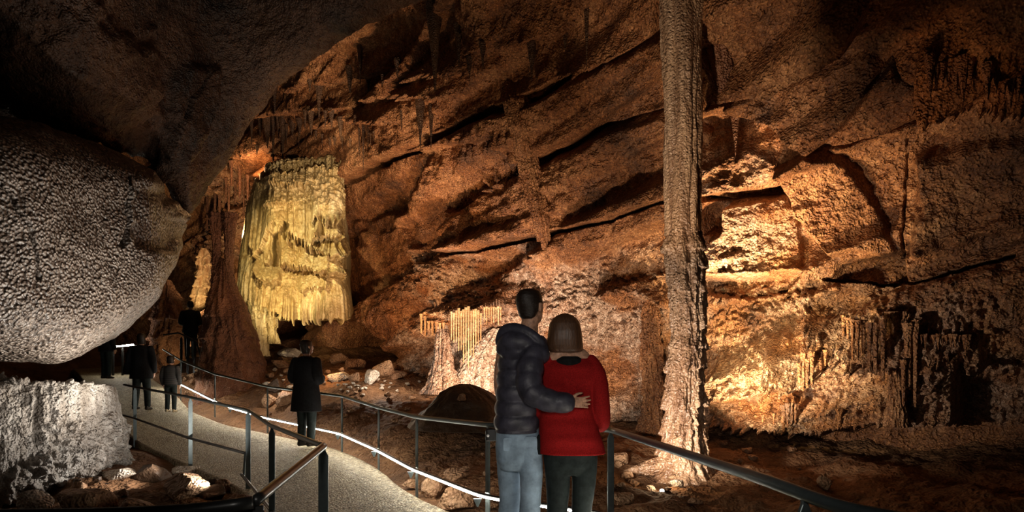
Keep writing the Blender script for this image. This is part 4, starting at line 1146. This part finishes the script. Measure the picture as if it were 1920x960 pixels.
def head(fl, c, f, k=1.0, tilt=0.0):
    """Head centred on c looking along f (horizontal), with brow, nose, mouth, chin and ears."""
    c = np.asarray(c, float); f = np.array([f[0], f[1], 0.0]); f /= np.linalg.norm(f)
    r = np.array([f[1], -f[0], 0.0]); u = np.array([0, 0, 1.0])
    f2 = f * math.cos(tilt) + u * math.sin(tilt); u2 = np.cross(r, f2)
    P = lambda x, y, z: c + (r * x + f2 * y + u2 * z) * k
    fl.ball(P(0, -.008, .022), r * .076 * k, f2 * .094 * k, u2 * .092 * k)
    fl.rings([(P(0, .018, .02), r * .066 * k, f2 * .078 * k), (P(0, .024, -.03), r * .060 * k, f2 * .068 * k), (P(0, .030, -.07), r * .050 * k, f2 * .056 * k), (P(0, .040, -.10), r * .034 * k, f2 * .038 * k), (P(0, .044, -.112), r * .018 * k, f2 * .02 * k)])
    fl.limb([P(0, .088, .012), P(0, .106, -.022), P(0, .100, -.034)], [.008 * k, .013 * k, .009 * k], 8, 4)
    for s in (-1, 1):
        fl.limb([P(s * .012, .098, -.030), P(s * .020, .090, -.032)], [.008 * k, .006 * k], 8, 3)
        fl.limb([P(s * .014, .092, .026), P(s * .048, .080, .026)], [.008 * k, .007 * k], 8, 3)
        fl.ball(P(s * .032, .080, .008), r * .012 * k, f2 * .010 * k, u2 * .010 * k, 10, 6)
        fl.rings([(P(s * .074, -.004, -.034), r * .006 * k, f2 * .008 * k), (P(s * .082, -.009, -.015), r * .008 * k, f2 * .016 * k), (P(s * .090, -.014, .010), r * .009 * k, f2 * .021 * k), (P(s * .088, -.014, .026), r * .008 * k, f2 * .016 * k), (P(s * .078, -.010, .028), r * .005 * k, f2 * .007 * k)], 12)
    fl.limb([P(-.022, .084, -.062), P(0, .092, -.062), P(.022, .084, -.062)], [.006 * k, .0075 * k, .006 * k], 8, 3)
    fl.limb([P(-.020, .082, -.072), P(0, .089, -.073), P(.020, .082, -.072)], [.006 * k, .0080 * k, .006 * k], 8, 3)

def cloth(name, colour, rough=.85, scale=60, depth=.004, fibre=None, spec=.2):
    m, nt, b = material(name)
    tc = node(nt, 'ShaderNodeTexCoord')
    mp = node(nt, 'ShaderNodeMapping'); nt.links.new(tc.outputs['Object'], mp.inputs['Vector'])
    if fibre: mp.inputs['Scale'].default_value = fibre
    n = noise_node(nt, mp.outputs[0], scale, 5, .65)
    c = ramp(nt, n, [(.32, tuple(x * .55 for x in colour)), (.5, colour), (.72, tuple(min(1, x * 1.5) for x in colour))])
    nt.links.new(c, b.inputs['Base Color'])
    b.inputs['Roughness'].default_value = rough; b.inputs['Specular IOR Level'].default_value = spec
    bn = node(nt, 'ShaderNodeBump', i_Strength=.8, i_Distance=depth); nt.links.new(n, bn.inputs['Height']); nt.links.new(bn.outputs[0], b.inputs['Normal'])
    return m
M['skin'] = cloth('skin', (.46, .25, .16), .5, 40, .0006, spec=.4)
M['hair_dark'] = cloth('dark_brown_hair', (.018, .011, .008), .45, 30, .006, (1, 1, 3), .4)
M['hair_brown'] = cloth('chestnut_hair', (.085, .040, .020), .38, 34, .006, (3, 3, .16), .5)
M['puffer'] = cloth('navy_quilted_nylon', (.040, .038, .054), .48, 14, .006, spec=.4)
M['jeans'] = cloth('faded_denim', (.25, .34, .44), .85, 7, .006)
M['sweater'] = cloth('red_knit', (.27, .010, .010), .95, 170, .003, spec=.1)
M['trousers'] = cloth('charcoal_trousers', (.016, .022, .022), .85, 20, .003)
M['black_coat'] = cloth('black_wool', (.012, .012, .014), .9, 30, .004)
M['black_top'] = cloth('black_top', (.008, .008, .008), .9, 30, .002)
M['shoe'] = cloth('dark_leather', (.02, .016, .013), .5, 30, .001)
M['pale_shoe'] = cloth('pale_shoe', (.40, .33, .22), .6, 30, .001)
def striped():
    m, nt, b = material('striped_jersey')
    tc = node(nt, 'ShaderNodeTexCoord')
    sp = node(nt, 'ShaderNodeSeparateXYZ'); nt.links.new(tc.outputs['Object'], sp.inputs[0])
    w = math_(nt, 'SINE', math_(nt, 'MULTIPLY', sp.outputs['Z'], 150.0))
    nt.links.new(ramp(nt, w, [(.45, (.02, .02, .022)), (.55, (.16, .15, .14))]), b.inputs['Base Color'])
    b.inputs['Roughness'].default_value = .9
    return m
M['striped'] = striped()

def shoe(name, parent, mat, ankle, d, k=1.0):
    fl = Flesh()
    a = np.array(ankle, float); d = np.array([d[0], d[1], 0.0]); d /= np.linalg.norm(d); r = np.array([d[1], -d[0], 0]); z0 = a[2]
    base_ = lambda y, z: np.array([a[0], a[1], 0]) + d * y * k + np.array([0, 0, z])
    fl.rings([(base_(-.085, z0 - .035 * k), r * .012 * k, np.array([0, 0, .02]) * k), (base_(-.07, z0 - .03 * k), r * .034 * k, np.array([0, 0, .042]) * k), (base_(-.02, z0 - .015 * k), r * .040 * k, np.array([0, 0, .058]) * k),
              (base_(.05, z0 - .035 * k), r * .043 * k, np.array([0, 0, .04]) * k), (base_(.12, z0 - .045 * k), r * .046 * k, np.array([0, 0, .030]) * k), (base_(.17, z0 - .05 * k), r * .036 * k, np.array([0, 0, .022]) * k), (base_(.19, z0 - .052 * k), r * .014 * k, np.array([0, 0, .012]) * k)], 18, 2.5)
    fl.limb([base_(-.02, z0 - .01 * k), base_(-.015, z0 + .05 * k)], [.042 * k, .043 * k], 14)
    return fl.build(name, mat, parent, .006, 2)

# --- the man in the quilted jacket
man = thing('person', 'man in dark quilted jacket and jeans, his arm round the woman in red', 'person', (.05, 4.52, 0))
S2 = np.array([.57, -.82, 0]); F2 = np.array([.82, .57, 0]); UP = np.array([0, 0, 1.0])
fl = Flesh()
hc = np.array(at(996, 576, 4.46))
head(fl, hc, (.62, .78), 1.0, .12)
fl.limb([at(992, 632, 4.48), at(993, 612, 4.47), at(995, 592, 4.46)], [.062, .058, .058], 18)
fl.rings([(np.array(at(x, y, 4.5)), S2 * a, F2 * b) for x, y, a, b in ((974, 640, .12, .08), (974, 660, .17, .10), (972, 700, .165, .11), (970, 750, .15, .10), (970, 800, .12, .085), (970, 840, .11, .08), (970, 862, .09, .07))], 24)
WR, HD = at(1063, 755, 4.232), at(1104, 752, 4.255)
fl.limb([at(1002, 655, 4.36), at(992, 738, 4.27), at(1030, 752, 4.235), WR], [.052, .044, .040, .030], 16)
hand(fl, at(1068, 755, 4.235), (.98, .12, .02), (0, 1, 0), (0.05, 0, 1), .86, .16, .16)
LW = at(1000, 792, 4.98)
fl.limb([at(946, 655, 4.62), at(940, 738, 4.72), at(968, 772, 4.9), LW], [.052, .044, .038, .029], 16)
hand(fl, LW, (.35, .8, -.15), (0, 0, -1), (.9, -.3, 0), .95, .6)
for leg in ([(952, 830, 4.58), (955, 930, 4.56), (952, 985, 4.57), (950, 1035, 4.6)], [(993, 830, 4.46), (996, 930, 4.42), (992, 985, 4.43), (990, 1035, 4.46)]):
    fl.limb([at(*p) for p in leg], [.062, .050, .046, .036], 18)
    fl.limb([at(*leg[-1]), Vector(at(*leg[-1])) + Vector((.06, .12, -.03))], [.038, .032], 12)
fl.build('body', M['skin'], man, .0048, 3)
fl = Flesh()
r_ = np.array([.78, -.62, 0]); f_ = np.array([.62, .78, 0])
hh = lambda x, y, z: hc + r_ * x + f_ * y + UP * z
fl.rings([(hh(0, -.022 + .25 * (z - .02) * (z < .02), z), r_ * a, f_ * b) for z, a, b in ((.122, .022, .028), (.115, .048, .060), (.10, .066, .084), (.075, .080, .098), (.045, .085, .101), (.015, .085, .094), (-.012, .079, .076), (-.040, .068, .058), (-.066, .056, .044), (-.080, .038, .028))], 26)
fl.build('hair', M['hair_dark'], man, .005, 3)
# jacket: quilted trunk, sleeves, standing hood
fl = Flesh()
zs = np.linspace(636, 810, 64)
def trunk(y):
    l = np.interp(y, [636, 650, 672, 700, 750, 790, 810], [944, 937, 933, 931, 928, 925, 926]); r = np.interp(y, [636, 650, 672, 700, 750, 790, 810], [1014, 1021, 1022, 1019, 1014, 1014, 1012])
    return (l + r) / 2, (r - l) / 2
rg = []
for y in zs:
    x, hw = trunk(y)
    pf = .86 + .14 * abs(math.sin(math.pi * (y - 640) / 27.5)) ** .45
    w = hw / 278 * pf
    rg.append((np.array(at(x, y, 4.5)), np.array([w, 0, 0]), np.array([0, .165 * pf * np.interp(y, [636, 660], [.7, 1]), 0])))
fl.rings(rg, 40, 2.3)
fl.limb([at(1001, 652, 4.37), at(994, 690, 4.31), at(991, 728, 4.265)], [.078, .090, .086], 22, puff=.13, pitch=.097)
fl.limb([at(991, 732, 4.265), at(1020, 748, 4.245), at(1045, 754, 4.235), at(1064, 755, 4.232)], [.088, .078, .072, .066], 22, puff=.13, pitch=.097)
fl.limb([at(955, 655, 4.64), at(950, 735, 4.74), at(972, 772, 4.9), at(990, 786, 4.95)], [.080, .085, .075, .055], 22, puff=.12, pitch=.097)
hood = [at(1016, 656, 4.40), at(1013, 641, 4.345), at(996, 627, 4.345), at(968, 617, 4.39), at(948, 622, 4.43), at(940, 642, 4.46)]
fl.limb(hood, [.028, .030, .034, .040, .046, .044], 18)
fl.limb([at(1004, 652, 4.375), at(982, 644, 4.355), at(957, 642, 4.385), at(944, 656, 4.43)], [.055, .066, .072, .054], 20)
fl.limb([at(941, 650, 4.435), at(952, 663, 4.39), at(972, 660, 4.35), at(996, 650, 4.34)], [.036, .042, .042, .030], 18)
fl.limb([at(1016, 656, 4.40), at(1020, 646, 4.48), at(1014, 636, 4.56)], [.03, .032, .03], 14)
fl.limb([at(1008, 654, 4.38), at(1012, 668, 4.36)], [.070, .07], 18)
jk = fl.build('quilted_jacket', M['puffer'], man, .0075, 2)
fl = Flesh()
fl.limb([at(1061, 755, 4.232), at(1066, 755, 4.233)], [.060, .056], 20, round_ends=False)
fl.build('cuff', M['black_top'], man, .005, 1)
for x, y in ((986, 640), (991, 638), (995, 642)):
    fl = Flesh(); p = at(x, y, 4.283); fl.ball(p, (.0045, 0, 0), (0, .004, 0), (0, 0, .006), 10, 6); o = fl.build('toggle', M['steel'], jk, .0015, 1)
    o.location = -jk.location + o.location; o.parent = jk
fl = Flesh()
fl.rings([(np.array(at(x, y, 4.5)), np.array([a, 0, 0]), np.array([0, b, 0])) for x, y, a, b in ((971, 796, .142, .125), (971, 815, .148, .13), (971, 840, .152, .135), (971, 862, .146, .13), (972, 880, .12, .10))], 30, 2.3)
for leg, rad in (([(954, 840, 4.57), (956, 890, 4.555), (957, 930, 4.55), (953, 985, 4.56), (951, 1040, 4.59)], [.088, .086, .076, .078, .074]), ([(993, 840, 4.45), (996, 890, 4.425), (995, 930, 4.42), (992, 985, 4.43), (990, 1040, 4.45)], [.084, .078, .070, .072, .070])):
    fl.limb([at(*p) for p in leg], rad, 22, 10, puff=.035, pitch=.067)
je = fl.build('jeans', M['jeans'], man, .0075, 3)
for name_, xs, y0, y1 in (('back_pocket', (983, 1007), 818, 846), ('back_pocket', (943, 962), 820, 846)):
    fl = Flesh(); xm, hw = sum(xs) / 2, (xs[1] - xs[0]) / 2 / 278
    yb = 4.5 - .128
    fl.rings([(np.array(at(xm, (y0 + y1) / 2, yb + .012)) + np.array([0, y, 0]), np.array([hw, 0, 0]) * k, np.array([0, 0, (y1 - y0) / 2 / 278]) * k) for y, k in ((-.012, .96), (-.010, 1), (.02, 1))], 24, 5)
    fl.build(name_, M['jeans'], man, .003, 1)
shoe('shoe', man, M['shoe'], at(951, 1029, 4.59), (.8, .6)); shoe('shoe', man, M['shoe'], at(990, 1029, 4.45), (.8, .6))

# --- the woman in the red sweater
wom = thing('person', 'woman with chestnut bob in red sweater and dark trousers', 'person', (.42, 4.42, 0))
YW = 4.42
fl = Flesh()
wc = np.array(at(1059, 622, YW))
head(fl, wc, (-.12, 1), .98, .10)
fl.limb([at(1064, 680, YW), at(1062, 660, YW), at(1060, 640, YW)], [.064, .060, .052], 18)
fl.limb([at(1036, 672, YW - .01), at(1050, 664, YW - .02), at(1064, 660, YW - .01), at(1084, 664, YW - .01), at(1096, 672, YW)], [.046, .050, .056, .050, .046], 16)
fl.rings([(np.array(at(x, y, YW)), np.array([a, 0, 0]), np.array([0, b, 0])) for x, y, a, b in ((1064, 664, .085, .060), (1066, 674, .135, .075), (1068, 690, .17, .09), (1066, 730, .15, .10), (1064, 770, .13, .09), (1066, 810, .15, .10), (1068, 850, .13, .085), (1068, 872, .10, .07))], 26)
RW = at(1124, 800, 4.72); LWr = at(1006, 782, 4.66)
fl.limb([at(1112, 686, YW), at(1126, 765, YW - .02), at(1128, 792, 4.55), RW], [.036, .032, .030, .026], 16)
hand(fl, RW, (-.5, .85, -.05), (0, 0, -1), (-.8, -.5, .1), .85, .6)
fl.limb([at(1024, 690, YW), at(1016, 765, YW + .02), at(1010, 776, 4.56), LWr], [.046, .040, .034, .026], 16)
hand(fl, LWr, (-.3, .9, .1), (-1, -.2, 0), (0, 0, 1), .85, .4)
for leg in ([(1044, 840, 4.42), (1047, 920, 4.41), (1044, 985, 4.42), (1042, 1038, 4.44)], [(1096, 840, 4.42), (1094, 920, 4.40), (1090, 985, 4.41), (1088, 1038, 4.43)]):
    fl.limb([at(*p) for p in leg], [.066, .052, .044, .034], 18)
    fl.limb([at(*leg[-1]), Vector(at(*leg[-1])) + Vector((0, .12, -.03))], [.036, .030], 12)
fl.build('body', M['skin'], wom, .005, 3)
fl = Flesh()
fl.rings([(np.array(at((l + r) / 2, y, YW - .018)), np.array([(r - l) / 2 / 283, 0, 0]), np.array([0, b, 0])) for y, l, r, b in ((588, 1054, 1064, .02), (591, 1045, 1073, .055), (597, 1037, 1081, .085), (606, 1031, 1087, .105), (620, 1028, 1090, .117), (636, 1026, 1092, .120), (648, 1026, 1093, .117), (656, 1028, 1093, .110), (660, 1031, 1090, .10))], 34, 2.2)
fl.build('bobbed_hair', M['hair_brown'], wom, .006, 2)
fl = Flesh()
fl.rings([(np.array(at(x, y, YW)), np.array([a, 0, 0]), np.array([0, b, 0])) for x, y, a, b in ((1066, 668, .075, .085), (1066, 673, .105, .094), (1066, 680, .125, .10), (1066, 690, .13, .10))], 26)
fl.build('black_top', M['black_top'], wom, .006, 2)
fl = Flesh()
rg = []
for y in np.linspace(672, 846, 48):
    l = np.interp(y, [672, 682, 700, 740, 790, 846], [1030, 1018, 1014, 1013, 1011, 1011]); r = np.interp(y, [672, 682, 700, 740, 770, 800, 846], [1108, 1121, 1119, 1110, 1110, 1120, 1136])
    b = np.interp(y, [672, 690, 740, 790, 846], [.075, .105, .118, .125, .14])
    wv = .006 * math.sin(y * .11) + .004 * math.sin(y * .23 + 1)
    rg.append((np.array(at((l + r) / 2, y + 4 * (y > 835), YW)), np.array([(r - l) / 2 / 281, 0, 0]), np.array([0, b + wv, 0])))
fl.rings(rg, 40, 2.35)
fl.limb([at(1032, 671, YW - .01), at(1022, 690, YW)], [.045, .06], 16)
fl.limb([at(1106, 676, YW - .005), at(1118, 700, YW - .02), at(1126, 740, YW - .035), at(1129, 778, YW - .02), at(1128, 796, 4.56), at(1125, 800, 4.68)], [.050, .062, .058, .056, .050, .042], 20, puff=.03, pitch=.07)
fl.limb([at(1026, 686, YW), at(1016, 735, YW), at(1012, 768, YW + .02), at(1008, 778, 4.58)], [.055, .058, .054, .042], 20)
fl.build('sweater', M['sweater'], wom, .0075, 3)
fl = Flesh()
fl.rings([(np.array(at(x, y, YW)), np.array([a, 0, 0]), np.array([0, b, 0])) for x, y, a, b in ((1069, 825, .165, .115), (1069, 850, .175, .125), (1069, 872, .165, .115), (1069, 888, .13, .09))], 30, 2.3)
for leg, rad in (([(1044, 850, 4.42), (1046, 900, 4.41), (1045, 950, 4.41), (1042, 1040, 4.44)], [.092, .082, .070, .058]), ([(1095, 850, 4.42), (1095, 900, 4.405), (1091, 950, 4.40), (1088, 1040, 4.43)], [.092, .080, .068, .058])):
    fl.limb([at(*p) for p in leg], rad, 22, 10, puff=.03, pitch=.08)
fl.build('trousers', M['trousers'], wom, .0075, 3)
for x in (1042, 1088): shoe('shoe', wom, M['shoe'], at(x, 1030, 4.44), (0, 1), .92)
# phone or purse strap is not readable: a small dark bag hangs between the two
fl = Flesh()
fl.rings([(np.array(at(1012, y, 4.40)), np.array([w, 0, 0]), np.array([0, .022, 0])) for y, w in ((815, .012), (820, .020), (838, .024), (848, .024), (852, .015))], 14, 3)
fl.build('dark_pouch', M['black_top'], wom, .004, 1)
tm = fl

# --- visitors further along the path
def visitor(label, base, h, facing, hair='hair_dark', coat=None, coat_mat='black_coat', hem=.42, leg_mat='trousers', stride=0.0, arms='down', shoe_mat='shoe', hairlen=0.0, flare=1.0, look=0.0, coat_name='coat'):
    t = thing('person', label, 'person', base)
    c, s = math.cos(facing), math.sin(facing)
    f = np.array([-s, c, 0.0]); r = np.array([c, s, 0.0]); B = np.array(base, float)
    P = lambda x, y, z: B + (r * x + f * y) * h + UP * z * h
    fl = Flesh()
    kf = h / 1.72
    fh = f * math.cos(look) + r * math.sin(look)
    head(fl, P(0, .012, .925), fh, kf * (1.0 if h > 1.4 else 1.22), .05)
    fl.limb([P(0, 0, .80), P(0, .004, .85), P(0, .008, .90)], [.036 * h, .032 * h, .031 * h], 16)
    fl.rings([(P(0, y, z), r * a * h, f * b * h) for z, y, a, b in ((.835, 0, .05, .04), (.815, 0, .10, .05), (.76, 0, .105, .062), (.68, 0, .092, .06), (.60, 0, .085, .055), (.53, 0, .10, .065), (.49, 0, .09, .06))], 24)
    for k, sd in enumerate((-1, 1)):
        st = stride * sd
        kn, an = P(sd * .052, st * .5 + .01, .275), P(sd * .05, st, .05 + max(0, -st) * .25)
        fl.limb([P(sd * .052, 0, .50), kn, an], [.052 * h, .036 * h, .023 * h], 16)
        fl.limb([an, an + f * .085 * h - UP * .02 * h], [.022 * h, .018 * h], 10)
        if arms == 'down': e, w, d = P(sd * .145, -.01, .635), P(sd * .140, .035, .50), (r * -.1 * sd + f * .25 - UP)
        else: e, w, d = P(sd * .135, .0, .635), P(sd * .075, .13, .645), (r * -.6 * sd + f * .7 + UP * .1)
        fl.limb([P(sd * .105, 0, .805), e, w], [.032 * h, .026 * h, .018 * h], 14)
        hand(fl, w, d, -r * sd if arms == 'down' else -UP, f if arms == 'down' else -r * sd, kf * .95, .4)
        sh = shoe('shoe', t, M[shoe_mat], an + UP * .012 * h, f, kf * .98)
    fl.build('body', M['skin'], t, .0065 * kf, 2)
    fl = Flesh()
    hk = kf * (1.0 if h > 1.4 else 1.22)
    hp = P(0, .012, .925); rh = np.array([fh[1], -fh[0], 0])
    fl.rings([(hp - fh * .020 * hk + UP * z * hk, rh * a * hk, fh * b * hk) for z, a, b in ((.124, .03, .04), (.112, .06, .075), (.085, .079, .094), (.04, .088, .098), (0, .090, .088), (-.045 - hairlen * .3, .086, .070), (-.07 - hairlen, .07 + hairlen * .1, .050))], 22)
    fl.build('hair', M[hair], t, .007, 2)
    fl = Flesh()
    rg = []
    for z, a, b in [(.845, .050, .045), (.825, .095, .058), (.80, .118, .068), (.74, .120, .080), (.66, .112, .082), (.58, .118, .086), (.50, .126, .092), (.46, .128, .094), (.42, .130, .096), (.34, .134, .10), (.28, .138, .104)]:
        if z < hem: break
        k = 1 + (flare - 1) * max(0, .7 - z) / .4
        rg.append((P(0, 0, z), r * a * h * k, f * b * h * k))
    fl.rings(rg, 30, 2.2)
    for sd in (-1, 1):
        if arms == 'down': fl.limb([P(sd * .108, 0, .80), P(sd * .147, -.01, .635), P(sd * .142, .033, .515)], [.047 * h, .042 * h, .034 * h], 16)
        else: fl.limb([P(sd * .108, 0, .80), P(sd * .140, 0, .63), P(sd * .082, .12, .645)], [.047 * h, .044 * h, .034 * h], 16)
    fl.build(coat_name, M[coat_mat], t, .010, 3)
    fl = Flesh()
    fl.rings([(P(0, 0, z), r * a * h, f * b * h) for z, a, b in ((.56, .092, .068), (.51, .106, .076), (.47, .102, .072), (.45, .08, .055))], 24)
    for sd in (-1, 1):
        st = stride * sd
        fl.limb([P(sd * .052, 0, .48), P(sd * .052, st * .5 + .01, .275), P(sd * .05, st, .075 + max(0, -st) * .25)], [.058 * h, .043 * h, .036 * h], 18)
    fl.build('trousers', M[leg_mat], t, .009, 2)
    return t

def foot_on_path(px, py, Y):
    p = at(px, py, Y); p.z = float(path_z(p.y)) + .005; return p
visitor('person in long black coat standing alone by the lit railing strip', foot_on_path(574, 840, 10.15), 1.66, -.35, 'hair_dark', hem=.29, arms='front', flare=1.12, shoe_mat='shoe', hairlen=.03, look=.4, coat_name='long_coat')
ad = visitor('walking adult in dark knee length coat with a child on the far path', foot_on_path(265, 770, 14.2), 1.68, .08, 'hair_dark', hem=.36, arms='down', stride=.06, hairlen=.05, flare=1.1, coat_name='long_coat')
fl = Flesh(); b0 = at(243, 690, 14.15)
fl.rings([(np.array(b0) + UP * z, np.array([a, 0, 0]), np.array([0, .05, 0])) for z, a in ((-.14, .10), (-.12, .14), (0, .13), (.10, .10), (.12, .06))], 18, 3)
fl.limb([np.array(b0) + UP * .10, np.array(at(250, 660, 14.13)), np.array(at(262, 643, 14.1))], [.014, .013, .013], 10)
fl.build('shoulder_bag', M['black_coat'], ad, .010, 1)
visitor('child in striped top walking beside the adult on the far path', foot_on_path(320, 764, 14.0), 1.20, .05, 'hair_dark', coat_mat='striped', hem=.50, arms='down', stride=.02, shoe_mat='pale_shoe', coat_name='striped_top')
p_ = at(357, 676, 18.5)
boulder(357, 700, 44, 50, 'dark rock ledge under the distant standing figure', 'mound', Y=18.5)
bpy.context.view_layer.update()
_top = COL.objects['boulder.%03d' % (len([o for o in COL.objects if o.name.startswith('boulder')]) - 1)]
_top.location = (p_.x, p_.y, p_.z - .62); _top.scale = (.42, .38, .66); _top.rotation_euler = (0, 0, 0)
visitor('distant dark figure standing before the pale tiered stalagmite', p_, 1.66, .2, 'hair_dark', hem=.46, arms='front', coat_name='jacket')
p_ = at(199, 712, 17.5); p_.z = max(p_.z, float(path_z(17.5)))
visitor('dark figure half hidden behind the overhang at the far left', p_, 1.60, -.3, 'hair_dark', hem=.44, arms='down', coat_name='jacket')

floodlight(at(1241, 934, 7.3) , at(1262, 700, 6.2), 'small bright floodlight on the floor left of the tall column foot', .55)
# black box lamp on the rail post beside the man
bx = thing('lamp_box', 'small black box with a round lens on the rail post left of the man', 'lamp', at(921, 815, 5.44))
fl = Flesh(); c_ = np.array(bx.location)
fl.rings([(c_ + UP * z, np.array([a, 0, 0]), np.array([0, a * .9, 0])) for z, a in ((-.05, .035), (-.045, .045), (.045, .045), (.05, .035))], 18, 5)
fl.build('housing', M['black_plastic'], bx, .004, 1)
fl = Flesh(); fl.ball(np.array(at(915, 817, 5.385)), (.012, 0, 0), (0, .008, 0), (0, 0, .012), 12, 8)
fl.build('lens', plain('white_lens', (.75, .75, .75), .2), bx, .002, 1)

# stones that nothing of is seen from the footpath view are left out
bpy.context.view_layer.update()
_dg = bpy.context.evaluated_depsgraph_get()
_eye = Vector((0, 0, EYE))
for o in [o for o in COL.objects if o.name.startswith('stone')]:
    pts = [o.location + Vector((dx * o.scale.x * .5, -o.scale.y * .6, dz * o.scale.z * .6)) for dx, dz in ((0, .6), (0, .1), (-1, .3), (1, .3))]
    seen = 0
    for p in pts:
        hit, loc, n_v, idx, ob, mtx = SC.ray_cast(_dg, _eye, (p - _eye).normalized())
        seen += bool(hit and ob.name == o.name)
    if seen < 1: bpy.data.objects.remove(o)
